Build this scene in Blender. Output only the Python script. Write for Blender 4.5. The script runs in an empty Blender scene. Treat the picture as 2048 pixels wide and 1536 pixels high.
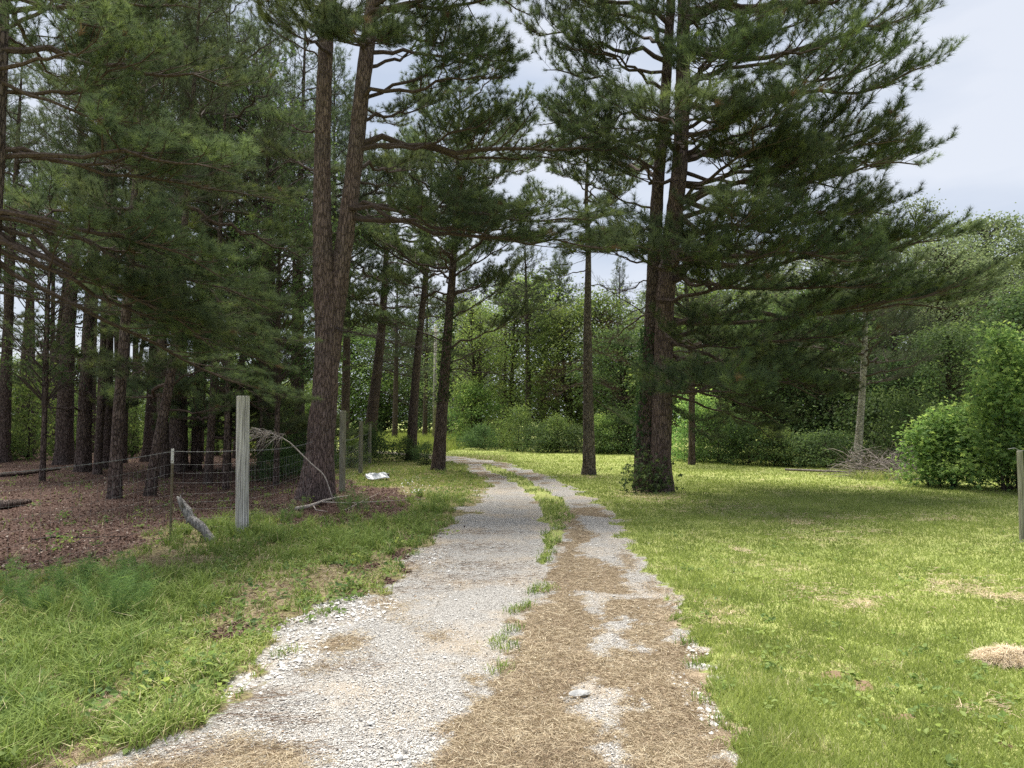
import bpy, math, random
import numpy as np
from mathutils import Matrix, Vector

# ------------------------------------------------------------------ camera, sky, sun
SC = bpy.context.scene
COL = SC.collection
EYE = 1.6
F_PX = 1420.0                                   # focal length in pixels of the 2048 px wide photograph
HOR = 840.0                                     # row of the horizon
PITCH = math.atan((HOR - 768.0) / F_PX)
SUN_EL = math.radians(72)
SUN_AZ = math.radians(-30)                      # measured from +Y towards +X

cam_d = bpy.data.cameras.new("camera")
cam = bpy.data.objects.new("camera", cam_d)
COL.objects.link(cam)
cam_d.sensor_width = 36.0
cam_d.lens = 36.0 * F_PX / 2048.0
cam_d.clip_start = 0.05
cam_d.clip_end = 3000
cam.location = (0, 0, EYE)
cam.rotation_euler = (math.pi / 2 + PITCH, 0, 0)
SC.camera = cam

W = bpy.data.worlds.new("World")
SC.world = W
W.use_nodes = True
wn = W.node_tree
wn.nodes.clear()
w_out = wn.nodes.new("ShaderNodeOutputWorld")
w_bg = wn.nodes.new("ShaderNodeBackground")
w_bg.inputs["Strength"].default_value = 0.070
w_sky = wn.nodes.new("ShaderNodeTexSky")
w_sky.sky_type = 'NISHITA'
w_sky.sun_disc = False
w_sky.sun_elevation = SUN_EL
w_sky.sun_rotation = SUN_AZ
w_sky.air_density = 1.0
w_sky.dust_density = 2.0
w_tc = wn.nodes.new("ShaderNodeTexCoord")
w_map = wn.nodes.new("ShaderNodeMapping")
w_map.inputs["Scale"].default_value = (1.0, 1.0, 3.2)
w_no = wn.nodes.new("ShaderNodeTexNoise")
w_no.inputs["Scale"].default_value = 3.4
w_no.inputs["Detail"].default_value = 5
w_no.inputs["Roughness"].default_value = 0.45
w_cr = wn.nodes.new("ShaderNodeValToRGB")
w_cr.color_ramp.elements[0].position = 0.32
w_cr.color_ramp.elements[0].color = (4.25, 4.85, 5.9, 1)
w_cr.color_ramp.elements[1].position = 0.62
w_cr.color_ramp.elements[1].color = (6.1, 6.4, 7.0, 1)
w_mix = wn.nodes.new("ShaderNodeMix")
w_mix.data_type = 'RGBA'
w_mix.inputs[0].default_value = 0.86            # a thin closed cloud layer in front of the blue
L = wn.links.new
L(w_tc.outputs["Generated"], w_map.inputs["Vector"])
L(w_map.outputs[0], w_no.inputs["Vector"])
L(w_no.outputs["Fac"], w_cr.inputs[0])
L(w_sky.outputs[0], w_mix.inputs[6])
L(w_cr.outputs[0], w_mix.inputs[7])
L(w_mix.outputs[2], w_bg.inputs["Color"])
L(w_bg.outputs[0], w_out.inputs["Surface"])

sun_d = bpy.data.lights.new("sun", 'SUN')
sun_d.energy = 5.0
sun_d.angle = math.radians(28)
sun_d.color = (1.0, 0.96, 0.88)
sun = bpy.data.objects.new("sun", sun_d)
COL.objects.link(sun)
sun_dir = Vector((math.sin(SUN_AZ) * math.cos(SUN_EL), math.cos(SUN_AZ) * math.cos(SUN_EL), math.sin(SUN_EL)))
sun.rotation_euler = sun_dir.to_track_quat('Z', 'Y').to_euler()
sun.location = (0, 0, 30)

SC.view_settings.view_transform = 'Standard'
SC.view_settings.look = 'None'
SC.view_settings.gamma = 1.0
SC.view_settings.use_curve_mapping = False
SC.view_settings.exposure = 1.02
SC.render.engine = 'CYCLES'
SC.cycles.max_bounces = 7
SC.cycles.diffuse_bounces = 4
SC.cycles.glossy_bounces = 2
SC.cycles.transmission_bounces = 5
SC.cycles.transparent_max_bounces = 4
SC.cycles.use_denoising = False

RNG = np.random.default_rng(7)
random.seed(7)

# ------------------------------------------------------------------ placement helpers
CT, ST = math.cos(PITCH), math.sin(PITCH)


def ray(px, py):
    a = np.asarray(px, float) - 1024.0
    b = 768.0 - np.asarray(py, float)
    return a, F_PX * CT - b * ST, F_PX * ST + b * CT


def G(px, py):
    """ground point seen at a pixel of the photograph"""
    a, y, z = ray(px, py)
    t = -EYE / z
    return np.stack([a * t, y * t], axis=-1)


def P(px, py, Y):
    """point at depth Y seen at a pixel of the photograph"""
    a, y, z = ray(px, py)
    t = Y / y
    return np.array([a * t, Y, EYE + z * t])


_H = np.random.default_rng(99).random((64, 256, 256)).astype(np.float32)


def vn(x, y, s, seed=0):
    x = np.asarray(x) / s + 113.3
    y = np.asarray(y) / s + 57.7
    xi = np.floor(x).astype(int)
    yi = np.floor(y).astype(int)
    fx, fy = x - xi, y - yi
    fx = fx * fx * (3 - 2 * fx)
    fy = fy * fy * (3 - 2 * fy)
    T = _H[seed % 64]
    a = T[xi & 255, yi & 255]
    b = T[(xi + 1) & 255, yi & 255]
    c = T[xi & 255, (yi + 1) & 255]
    d = T[(xi + 1) & 255, (yi + 1) & 255]
    return (a * (1 - fx) + b * fx) * (1 - fy) + (c * (1 - fx) + d * fx) * fy


def fbm(x, y, s, seed=0, o=3):
    r, a, t = 0, 1.0, 0
    for k in range(o):
        r = r + a * vn(x, y, s / 2 ** k, seed + k)
        t += a
        a *= 0.55
    return r / t


def hz(x, y):
    """gentle relief of the ground"""
    x = np.asarray(x, float)
    y = np.asarray(y, float)
    return 0.05 * (vn(x, y, 2.3, 3) - 0.5) + 0.02 * (vn(x, y, 0.5, 4) - 0.5)


def sdist(poly, x, y):
    """signed distance to a closed polygon, negative inside"""
    P_ = np.asarray(poly, float)
    Q_ = np.roll(P_, -1, axis=0)
    d = np.full(x.shape, 1e18)
    ins = np.zeros(x.shape, bool)
    for (ax, ay), (bx, by) in zip(P_, Q_):
        ex, ey = bx - ax, by - ay
        t = np.clip(((x - ax) * ex + (y - ay) * ey) / (ex * ex + ey * ey + 1e-12), 0, 1)
        d = np.minimum(d, (x - ax - t * ex) ** 2 + (y - ay - t * ey) ** 2)
        cond = (ay > y) != (by > y)
        xx = ax + (y - ay) * ex / (ey if abs(ey) > 1e-12 else 1e-12)
        ins ^= cond & (x < xx)
    d = np.sqrt(d)
    return np.where(ins, -d, d)


def gp(pts):
    return G([p[0] for p in pts], [p[1] for p in pts])


# ------------------------------------------------------------------ the plan of the ground
PATH = gp([(-240, 1700), (170, 1536), (400, 1452), (520, 1350), (565, 1305), (650, 1235), (745, 1185), (825, 1112), (895, 1055), (945, 1005),
           (962, 965), (935, 935), (890, 920), (820, 911), (760, 907), (700, 903.5), (500, 901), (480, 897), (700, 898.5), (800, 904), (870, 909),
           (940, 915), (1010, 925), (1090, 948), (1170, 985), (1240, 1040), (1290, 1118), (1340, 1225), (1420, 1390), (1465, 1536), (1560, 1800)])
STRIP = gp([(960, 924), (1000, 934), (1050, 955), (1095, 980), (1132, 1008), (1142, 1040), (1132, 1080), (1112, 1122), (1085, 1135), (1060, 1125),
            (1072, 1088), (1088, 1050), (1082, 1012), (1055, 985), (1010, 955), (975, 937)])
STRAW = gp([(1120, 1020), (1128, 1080), (1105, 1130), (1085, 1180), (1060, 1230), (1022, 1300), (965, 1350), (930, 1400), (900, 1450), (885, 1500),
            (850, 1700), (1560, 1800), (1465, 1536), (1430, 1390), (1345, 1225), (1292, 1118), (1245, 1040), (1190, 1010)])
BARE = [gp(q) for q in (
    [(1158, 1028), (1162, 1056), (1193, 1070), (1155, 1094), (1172, 1115), (1207, 1129), (1249, 1140), (1242, 1160), (1262, 1181), (1295, 1185),
     (1310, 1150), (1290, 1110), (1270, 1080), (1250, 1050), (1235, 1035)],
    [(1155, 1183), (1175, 1179), (1250, 1185), (1310, 1180), (1310, 1194), (1215, 1195), (1204, 1207), (1215, 1222), (1262, 1233), (1278, 1243),
     (1245, 1262), (1250, 1275), (1300, 1285), (1300, 1297), (1240, 1293), (1220, 1288), (1228, 1306), (1195, 1308), (1172, 1296), (1198, 1268), (1192, 1252),
     (1230, 1240), (1178, 1226), (1172, 1205)],
    [(1180, 1355), (1200, 1356), (1240, 1378), (1264, 1400), (1270, 1420), (1237, 1440), (1255, 1462), (1240, 1478), (1210, 1462), (1190, 1440),
     (1150, 1422), (1128, 1405), (1160, 1390), (1150, 1375)],
    [(1165, 1497), (1220, 1493), (1255, 1520), (1280, 1570), (1200, 1570), (1210, 1530), (1180, 1515)])]
WOODS = gp([(-1500, 1190), (-600, 1180), (0, 1150), (200, 1118), (340, 1066), (480, 1040), (600, 1054), (700, 1052), (800, 1030), (848, 1000),
            (780, 980), (690, 966), (640, 935), (560, 905), (300, 886), (-400, 880), (-2500, 880)])
MEADOW = gp([(740, 900), (700, 893), (660, 870), (640, 857), (1100, 857), (1010, 880), (930, 897), (885, 906), (820, 901)])
LANES = [gp(q) for q in ([(180, 1560), (470, 1478), (620, 1475), (640, 1530), (500, 1600)], [(640, 1290), (700, 1240), (770, 1235), (700, 1300), (650, 1330)])]
DRY = [(1430, 1225, 62, 26, 1.0), (1525, 1135, 34, 14, .9), (1600, 1045, 36, 6, 1.0), (1690, 1034, 60, 5, .9), (1560, 1030, 60, 5, .7), (1905, 1172, 70, 15, 1.0), (2020, 1192, 60, 12, 1.0),
       (1480, 1100, 20, 10, .7), (1690, 1200, 70, 14, .7), (1870, 1037, 90, 5, .6), (1620, 1190, 60, 20, .5), (1700, 1060, 60, 7, .6), (1640, 1075, 50, 8, .5),
       (1420, 1020, 90, 8, .6), (1500, 1012, 50, 5, .5), (1300, 990, 75, 12, .9), (1178, 952, 55, 6, .7), (1730, 975, 60, 5, .7), (1980, 1420, 60, 15, .5)]
DIRT = [(1690, 1360, 46, 22, 1.0), (1800, 1440, 40, 14, .7), (1990, 1500, 40, 22, .8), (1600, 1335, 40, 14, .4)]


LG = [(700, 1215, 85, 30, 1.), (615, 1250, 70, 28, .9), (580, 1305, 60, 34, .9), (500, 1360, 60, 30, .7), (1395, 1400, 30, 60, .8), (1405, 1320, 24, 40, .7), (900, 1070, 40, 20, .7), (850, 1110, 40, 18, .7)]


def blob(lst, x, y):
    r = np.zeros(x.shape)
    for (px, py, rx, ry, k) in lst:
        c = G(px, py)
        ax = rx / F_PX * c[1]
        ay = abs(G(px, py - ry)[1] - c[1])
        q = ((x - c[0]) / ax) ** 2 + ((y - c[1]) / ay) ** 2
        r = np.maximum(r, k * np.clip(1.5 - q, 0, 1))
    return r


def sst(a, b, v):
    t = np.clip((v - a) / (b - a), 0, 1)
    return t * t * (3 - 2 * t)


def zones(x, y):
    """weights of gravel, straw, litter, meadow, dry clippings and dirt at ground points"""
    x = np.asarray(x, float)
    y = np.asarray(y, float)
    wob = (fbm(x, y, 0.8, 10) - 0.5) * 0.85 + (vn(x, y, 0.13, 13) - 0.5) * 0.16
    wob_f = (fbm(x, y, 0.35, 14) - 0.5) * 0.18
    dp = sdist(PATH, x, y) + wob * np.clip(y / 9, 0.5, 1.2)
    gr = sst(0.10, -0.16, dp + (vn(x, y, 0.07, 15) - .5) * .25)
    gr = np.maximum(gr, sst(.35, .75, blob(LG, x, y) * (.55 + .9 * vn(x, y, .12, 16))))
    ds = sdist(STRIP, x, y) + wob * 0.5
    strip = sst(0.05, -0.06, ds)
    thin = (vn(x, y, .045, 17) - .5) * .22 + (vn(x, y, .11, 18) - .5) * .2
    st = sst(0.10, -0.12, sdist(STRAW, x, y) + wob_f * 2.2 + thin) * sst(0.35, 0.0, dp)
    for b in BARE:
        st = st * sst(-0.09, 0.09, sdist(b, x, y) + wob_f * 0.6 + thin * .8)
    patch = sst(0.66, 0.80, fbm(x, y * 0.6, 0.9, 20)) * gr * 0.6
    for q in LANES:
        patch = np.maximum(patch, sst(0.1, -0.25, sdist(q, x, y) + wob) * 0.75)
    far = sst(13, 20, y) * gr * (0.25 + 0.5 * sst(0.4, 0.6, fbm(x, y, 0.6, 22)))
    st = np.maximum(np.maximum(st, patch), far * (1 - strip))
    wd = sst(0.35, -0.35, sdist(WOODS, x, y) + wob * 1.5)
    wd = np.maximum(wd, sst(0.9, 0.2, dp) * (x < -0.3) * sst(0.50, 0.62, fbm(x, y, 0.5, 30)) * 0.9 * sst(11, 8.0, y))
    md = sst(1, -1, sdist(MEADOW, x, y) + wob)
    md = np.maximum(md, sst(-2.0, -6.0, x + y * 0.25) * sst(36, 42, y))
    lawn = (x > -1)
    dry = blob(DRY, x, y)
    dry = np.clip(dry * (3.4 * (0.6 * vn(x * .8, y * 1.3, 0.16, 40) + 0.4 * vn(x, y, 0.05, 42)) - .95), 0, 1)
    dry = np.maximum(dry, lawn * sst(0.50, 0.72, fbm(x * 0.7, y * 1.2, 1.1, 41)) * sst(.45, .75, vn(x, y, .11, 44)) * 0.7)
    dirt = np.clip(blob(DIRT, x, y) * (3.2 * vn(x, y, 0.09, 43) - .9), 0, 1)
    return dict(gr=gr * (1 - strip), st=np.clip(st, 0, 1), wd=wd * (1 - gr), md=md * (1 - gr), dry=np.clip(dry, 0, 1), dirt=np.clip(dirt, 0, 1), dp=dp, strip=strip)


# ------------------------------------------------------------------ mesh helpers
class Acc:
    def __init__(s):
        s.V, s.Fc, s.C, s.n = [], [], [], 0

    def add(s, V, F, c=None):
        V = np.asarray(V, np.float32)
        s.V.append(V)
        s.Fc.append(np.asarray(F, np.int64) + s.n)
        if c is None:
            c = np.full(len(V), 0.5, np.float32)
        s.C.append(np.broadcast_to(np.asarray(c, np.float32), (len(V),)) if np.ndim(c) < 1 else np.asarray(c, np.float32))
        s.n += len(V)

    def mesh(s, name, mat, smooth=False):
        return make_mesh(name, np.concatenate(s.V), np.concatenate(s.Fc), mat, np.concatenate(s.C), smooth)


def make_mesh(name, V, F, mat, tint=None, smooth=False, attrs=None):
    me = bpy.data.meshes.new(name)
    k = F.shape[1]
    me.vertices.add(len(V))
    me.vertices.foreach_set("co", np.ascontiguousarray(V, np.float32).ravel())
    me.loops.add(F.size)
    me.loops.foreach_set("vertex_index", np.ascontiguousarray(F, np.int32).ravel())
    me.polygons.add(len(F))
    me.polygons.foreach_set("loop_start", np.arange(0, F.size, k, dtype=np.int32))
    me.polygons.foreach_set("loop_total", np.full(len(F), k, np.int32))
    me.polygons.foreach_set("use_smooth", np.full(len(F), smooth, bool))
    if tint is not None:
        a = me.attributes.new("tint", 'FLOAT', 'POINT')
        a.data.foreach_set("value", np.ascontiguousarray(tint, np.float32))
    for n, v in (attrs or {}).items():
        a = me.attributes.new(n, 'FLOAT', 'POINT')
        a.data.foreach_set("value", np.ascontiguousarray(v, np.float32))
    me.update(calc_edges=True)
    me.materials.append(mat)
    return me


def link(name, me, parent=None, mat4=None, **props):
    o = bpy.data.objects.new(name, me)
    COL.objects.link(o)
    if parent is not None:
        o.parent = parent
    if mat4 is not None:
        o.matrix_local = mat4
    for k, v in props.items():
        if v:
            o[k] = v
    return o


def thing(name, label, cat, loc=(0, 0, 0), group=None, rz=0.0, me=None, scale=1.0):
    o = bpy.data.objects.new(name, me)
    COL.objects.link(o)
    o.location = tuple(loc)
    o.rotation_euler = (0, 0, rz)
    o.scale = (scale, scale, scale) if np.ndim(scale) == 0 else tuple(scale)
    o["label"] = label
    o["category"] = cat
    if group:
        o["group"] = group
    if me is None:
        o.empty_display_size = 0.2
    return o


def tube(pts, rad, ns=8, cap=True):
    """tapered tube along points"""
    pts = np.asarray(pts, float)
    rad = np.broadcast_to(np.asarray(rad, float), (len(pts),))
    t = np.gradient(pts, axis=0)
    t /= np.linalg.norm(t, axis=1)[:, None] + 1e-9
    m = t.mean(axis=0)
    ref = np.array([1.0, 0, 0]) if abs(m[2]) > 0.6 * np.linalg.norm(m) else np.array([0, 0, 1.0])
    u = np.cross(t, ref)
    u /= np.linalg.norm(u, axis=1)[:, None] + 1e-9
    v = np.cross(t, u)
    a = np.arange(ns) * 2 * math.pi / ns
    V = pts[:, None, :] + rad[:, None, None] * (u[:, None, :] * np.cos(a)[None, :, None] + v[:, None, :] * np.sin(a)[None, :, None])
    V = V.reshape(-1, 3)
    n = len(pts)
    i = np.arange(n - 1)[:, None] * ns
    j = np.arange(ns)[None, :]
    j2 = (j + 1) % ns
    a0, a1, b0, b1 = i + j, i + j2, i + ns + j, i + ns + j2
    F = np.concatenate([np.stack([a0, b1, a1], -1).reshape(-1, 3), np.stack([a0, b0, b1], -1).reshape(-1, 3)])
    if cap:
        V = np.concatenate([V, pts[-1:], pts[:1]])
        e = (n - 1) * ns
        jj = np.arange(ns)
        F = np.concatenate([F, np.stack([e + jj, np.full(ns, n * ns), e + (jj + 1) % ns], -1), np.stack([(jj + 1) % ns, np.full(ns, n * ns + 1), jj], -1)])
    return V, F


def norm(v):
    return v / (np.linalg.norm(v, axis=-1, keepdims=True) + 1e-9)


def blades(O, D, ln, w, rng, c, bend=0.0, segs=1):
    """thin triangles (or bent strips) growing from O along D"""
    n = len(O)
    S = norm(np.cross(D, rng.normal(size=(n, 3))))
    ln = np.broadcast_to(ln, (n,))[:, None]
    w = np.broadcast_to(w, (n,))[:, None]
    c = np.broadcast_to(c, (n,))
    if segs == 1:
        V = np.stack([O - S * w / 2, O + S * w / 2, O + D * ln], 1).reshape(-1, 3)
        F = np.arange(3 * n).reshape(n, 3)
        return V, F, np.repeat(c, 3)
    side = norm(np.stack([D[:, 0] + rng.normal(size=n) * .3, D[:, 1] + rng.normal(size=n) * .3, np.zeros(n)], 1))
    bend = np.broadcast_to(bend, (n,))[:, None]
    S = norm(np.cross(side, np.array([0, 0, 1.0])) + rng.normal(size=(n, 3)) * 0.3)
    M = O + D * ln * 0.55
    T = O + D * ln * 0.95 + side * bend * ln - np.array([0, 0, 1.0]) * bend * ln * 0.45
    V = np.stack([O - S * w / 2, O + S * w / 2, M - S * w * 0.42, M + S * w * 0.42, T], 1).reshape(-1, 3)
    b = np.arange(n)[:, None] * 5
    F = np.concatenate([b + [0, 1, 3], b + [0, 3, 2], b + [2, 3, 4]])
    return V, F, np.repeat(c, 5)


def leaves(O, size, rng, c, up=0.5, shape="oval", dirs=None):
    """leaf shaped pieces with a fold along the midrib"""
    n = len(O)
    N = norm(rng.normal(size=(n, 3)) + np.array([0, 0, up * 2]))
    A = rng.normal(size=(n, 3)) if dirs is None else dirs + rng.normal(size=(n, 3)) * 0.4
    A = norm(A - N * (A * N).sum(1, keepdims=True))
    B = np.cross(N, A)
    s = np.broadcast_to(size, (n,))[:, None, None]
    if shape == "oval":
        uv = np.array([[0, 0, 0], [.45, .32, .07], [1, 0, -.12], [.45, -.32, .07]])
        fa = np.array([[0, 2, 1], [0, 3, 2]])
    elif shape == "big":
        uv = np.array([[0, 0, 0], [.25, .28, .05], [.62, .33, .07], [1.05, 0, -.15], [.62, -.33, .07], [.25, -.28, .05]])
        fa = np.array([[0, 2, 1], [0, 3, 2], [0, 4, 3], [0, 5, 4]])
    else:                                       # star shaped, five lobes
        uv = [[.12, 0, .0]]
        for k in range(5):
            a = math.radians(-130 + 65 * k)
            r = (.42, .56, .66, .56, .42)[k]
            uv.append([.12 + r * math.cos(a - .25) * .45, r * math.sin(a - .25) * .45, .03])
            uv.append([.12 + r * math.cos(a), r * math.sin(a), -.05])
        uv.append([-.05, .12, .02])
        uv = np.array(uv)
        fa = np.array([[0, k, k + 1] for k in range(1, 11)])
    V = O[:, None, :] + s * (uv[None, :, 0:1] * A[:, None] + uv[None, :, 1:2] * B[:, None] + uv[None, :, 2:3] * N[:, None])
    k = len(uv)
    F = (np.arange(n)[:, None, None] * k + fa[None]).reshape(-1, 3)
    return V.reshape(-1, 3), F, np.repeat(np.broadcast_to(c, (n,)), k)


# ------------------------------------------------------------------ materials
def mat_new(name):
    m = bpy.data.materials.new(name)
    m.use_nodes = True
    nt = m.node_tree
    b = nt.nodes["Principled BSDF"]
    b.inputs["Roughness"].default_value = 0.85
    b.inputs["Specular IOR Level"].default_value = 0.15
    return m, nt, b


def node(nt, typ, **kw):
    n = nt.nodes.new(typ)
    for k, v in kw.items():
        if k.startswith("i_"):
            n.inputs[k[2:].replace("_", " ")].default_value = v
        else:
            setattr(n, k, v)
    return n


def ramp(nt, fac, stops):
    r = nt.nodes.new("ShaderNodeValToRGB")
    el = r.color_ramp.elements
    while len(el) < len(stops):
        el.new(0.5)
    for e, (p, c) in zip(el, stops):
        e.position = p
        e.color = (*c, 1)
    if fac is not None:
        nt.links.new(fac, r.inputs[0])
    return r


def mixc(nt, fac, a, b, mode='MIX'):
    m = nt.nodes.new("ShaderNodeMix")
    m.data_type = 'RGBA'
    m.blend_type = mode
    for s, v in ((m.inputs[0], fac), (m.inputs[6], a), (m.inputs[7], b)):
        if hasattr(v, "is_output"):
            nt.links.new(v, s)
        elif np.ndim(v) == 0:
            s.default_value = v
        else:
            s.default_value = (*v, 1)
    return m.outputs[2]


def mth(nt, op, a, b=0.0, clamp=False):
    m = nt.nodes.new("ShaderNodeMath")
    m.operation = op
    m.use_clamp = clamp
    for s, v in ((m.inputs[0], a), (m.inputs[1], b)):
        if hasattr(v, "is_output"):
            nt.links.new(v, s)
        else:
            s.default_value = v
    return m.outputs[0]


def leaf_mat(name, stops, trans=0.3, vary=0.35, rough=0.7, spec=0.12):
    m, nt, b = mat_new(name)
    at = node(nt, "ShaderNodeAttribute", attribute_name="tint")
    c = ramp(nt, at.outputs["Fac"], stops).outputs[0]
    oi = node(nt, "ShaderNodeObjectInfo")
    hs = node(nt, "ShaderNodeHueSaturation")
    nt.links.new(c, hs.inputs["Color"])
    v = mth(nt, 'MULTIPLY_ADD', oi.outputs["Random"], vary)
    v.node.inputs[2].default_value = 1 - vary / 2
    nt.links.new(v, hs.inputs["Value"])
    h = mth(nt, 'MULTIPLY_ADD', oi.outputs["Random"], 0.03)
    h.node.inputs[2].default_value = 0.485
    nt.links.new(h, hs.inputs["Hue"])
    nt.links.new(hs.outputs[0], b.inputs["Base Color"])
    b.inputs["Roughness"].default_value = rough
    b.inputs["Specular IOR Level"].default_value = spec
    if trans > 0:
        t = node(nt, "ShaderNodeBsdfTranslucent")
        tc = mixc(nt, 1.0, hs.outputs[0], (1.12, 1.15, 0.85), 'MULTIPLY')
        nt.links.new(tc, t.inputs["Color"])
        mx = node(nt, "ShaderNodeMixShader")
        mx.inputs[0].default_value = trans
        nt.links.new(b.outputs[0], mx.inputs[1])
        nt.links.new(t.outputs[0], mx.inputs[2])
        nt.links.new(mx.outputs[0], nt.nodes["Material Output"].inputs["Surface"])
    return m


def bark_mat(name, c_crack, c_lo, c_hi, sx=24.0, sz=4.6, bump=0.8, lichen=0.0):
    m, nt, b = mat_new(name)
    tc = node(nt, "ShaderNodeTexCoord")
    mp = node(nt, "ShaderNodeMapping")
    mp.inputs["Scale"].default_value = (sx, sx, sz)
    nt.links.new(tc.outputs["Object"], mp.inputs[0])
    wn_ = node(nt, "ShaderNodeTexNoise")
    wn_.inputs["Scale"].default_value = 1.5
    wn_.inputs["Detail"].default_value = 3
    nt.links.new(mp.outputs[0], wn_.inputs["Vector"])
    ad = node(nt, "ShaderNodeVectorMath", operation='MULTIPLY_ADD')
    nt.links.new(wn_.outputs["Color"], ad.inputs[0])
    ad.inputs[1].default_value = (0.9, 0.9, 0.9)
    nt.links.new(mp.outputs[0], ad.inputs[2])
    vo = node(nt, "ShaderNodeTexVoronoi", feature='DISTANCE_TO_EDGE')
    vo.inputs["Scale"].default_value = 1.0
    nt.links.new(ad.outputs[0], vo.inputs["Vector"])
    vc = node(nt, "ShaderNodeTexVoronoi", feature='F1')
    vc.inputs["Scale"].default_value = 1.0
    nt.links.new(ad.outputs[0], vc.inputs["Vector"])
    crack = ramp(nt, vo.outputs["Distance"], [(0.0, (0.15, 0.15, 0.15)), (0.13, (1, 1, 1))]).outputs[0]
    sep = node(nt, "ShaderNodeSeparateColor")
    nt.links.new(vc.outputs["Color"], sep.inputs[0])
    fn = node(nt, "ShaderNodeTexNoise")
    fn.inputs["Scale"].default_value = 40
    fn.inputs["Detail"].default_value = 4
    nt.links.new(tc.outputs["Object"], fn.inputs["Vector"])
    k = mth(nt, 'ADD', mth(nt, 'MULTIPLY', sep.outputs[0], 0.55), mth(nt, 'MULTIPLY', fn.outputs["Fac"], 0.5))
    col = ramp(nt, k, [(0.2, c_lo), (0.75, c_hi)]).outputs[0]
    big = node(nt, "ShaderNodeTexNoise")
    big.inputs["Scale"].default_value = 1.7
    nt.links.new(tc.outputs["Object"], big.inputs["Vector"])
    bf = ramp(nt, big.outputs["Fac"], [(0.45, (0, 0, 0)), (0.65, (1, 1, 1))]).outputs[0]
    bfm = mth(nt, 'MULTIPLY', bf, 0.55)
    col = mixc(nt, bfm, col, tuple(0.5 * (a + b_) for a, b_ in zip(c_lo, (0.14, 0.125, 0.12))))
    if lichen:
        col = mixc(nt, mth(nt, 'MULTIPLY', ramp(nt, fn.outputs["Fac"], [(0.55, (0, 0, 0)), (0.7, (1, 1, 1))]).outputs[0], lichen), col, (0.22, 0.24, 0.2))
    col = mixc(nt, crack, c_crack, col)
    nt.links.new(col, b.inputs["Base Color"])
    bm = node(nt, "ShaderNodeBump")
    bm.inputs["Strength"].default_value = bump
    bm.inputs["Distance"].default_value = 0.03
    hgt = mth(nt, 'ADD', crack, mth(nt, 'MULTIPLY', fn.outputs["Fac"], 0.35))
    nt.links.new(hgt, bm.inputs["Height"])
    nt.links.new(bm.outputs[0], b.inputs["Normal"])
    return m


M = {}
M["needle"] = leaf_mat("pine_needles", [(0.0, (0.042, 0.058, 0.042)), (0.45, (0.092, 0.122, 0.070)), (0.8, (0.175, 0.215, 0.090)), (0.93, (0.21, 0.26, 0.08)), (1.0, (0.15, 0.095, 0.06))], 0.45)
M["needle_far"] = leaf_mat("pine_needles_far", [(0.0, (0.05, 0.066, 0.05)), (0.5, (0.088, 0.115, 0.07)), (1.0, (0.16, 0.195, 0.10))], 0.4)
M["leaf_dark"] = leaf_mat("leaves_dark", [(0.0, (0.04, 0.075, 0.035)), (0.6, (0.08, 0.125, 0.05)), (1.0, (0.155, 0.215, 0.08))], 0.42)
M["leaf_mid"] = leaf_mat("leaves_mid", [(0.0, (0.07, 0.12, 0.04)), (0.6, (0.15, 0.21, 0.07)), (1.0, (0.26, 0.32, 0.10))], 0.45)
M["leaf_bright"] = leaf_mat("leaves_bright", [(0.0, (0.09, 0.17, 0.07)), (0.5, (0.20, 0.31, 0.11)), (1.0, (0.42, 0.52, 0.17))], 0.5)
M["leaf_grey"] = leaf_mat("leaves_grey_green", [(0.0, (0.10, 0.135, 0.075)), (0.6, (0.185, 0.225, 0.125)), (1.0, (0.29, 0.33, 0.19))], 0.42)
M["brown_needle"] = leaf_mat("dead_needles", [(0.0, (0.03, 0.02, 0.015)), (1.0, (0.10, 0.065, 0.04))], 0.2)
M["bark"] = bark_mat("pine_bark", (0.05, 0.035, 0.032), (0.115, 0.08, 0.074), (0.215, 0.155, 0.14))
M["bark_grey"] = bark_mat("grey_pine_bark", (0.025, 0.02, 0.018), (0.12, 0.095, 0.08), (0.24, 0.20, 0.17), 24, 8, 0.8, 0.4)
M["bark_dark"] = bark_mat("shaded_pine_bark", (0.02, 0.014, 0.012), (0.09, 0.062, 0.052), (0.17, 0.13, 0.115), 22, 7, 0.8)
M["bark_pale"] = bark_mat("pale_bark", (0.09, 0.08, 0.07), (0.26, 0.24, 0.21), (0.42, 0.39, 0.35), 9, 9, 0.4)


def simple(name, col, col2=None, sc=20, rough=0.85, spec=0.15, bump=0.2, stretch=(1, 1, 1)):
    m, nt, b = mat_new(name)
    tc = node(nt, "ShaderNodeTexCoord")
    mp = node(nt, "ShaderNodeMapping")
    mp.inputs["Scale"].default_value = stretch
    nt.links.new(tc.outputs["Object"], mp.inputs[0])
    n = node(nt, "ShaderNodeTexNoise")
    n.inputs["Scale"].default_value = sc
    n.inputs["Detail"].default_value = 6
    n.inputs["Roughness"].default_value = 0.65
    nt.links.new(mp.outputs[0], n.inputs["Vector"])
    c = ramp(nt, n.outputs["Fac"], [(0.35, col), (0.65, col2 or col)]).outputs[0]
    nt.links.new(c, b.inputs["Base Color"])
    b.inputs["Roughness"].default_value = rough
    b.inputs["Specular IOR Level"].default_value = spec
    bm = node(nt, "ShaderNodeBump")
    bm.inputs["Strength"].default_value = bump
    bm.inputs["Distance"].default_value = 0.01
    nt.links.new(n.outputs["Fac"], bm.inputs["Height"])
    nt.links.new(bm.outputs[0], b.inputs["Normal"])
    return m


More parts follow.
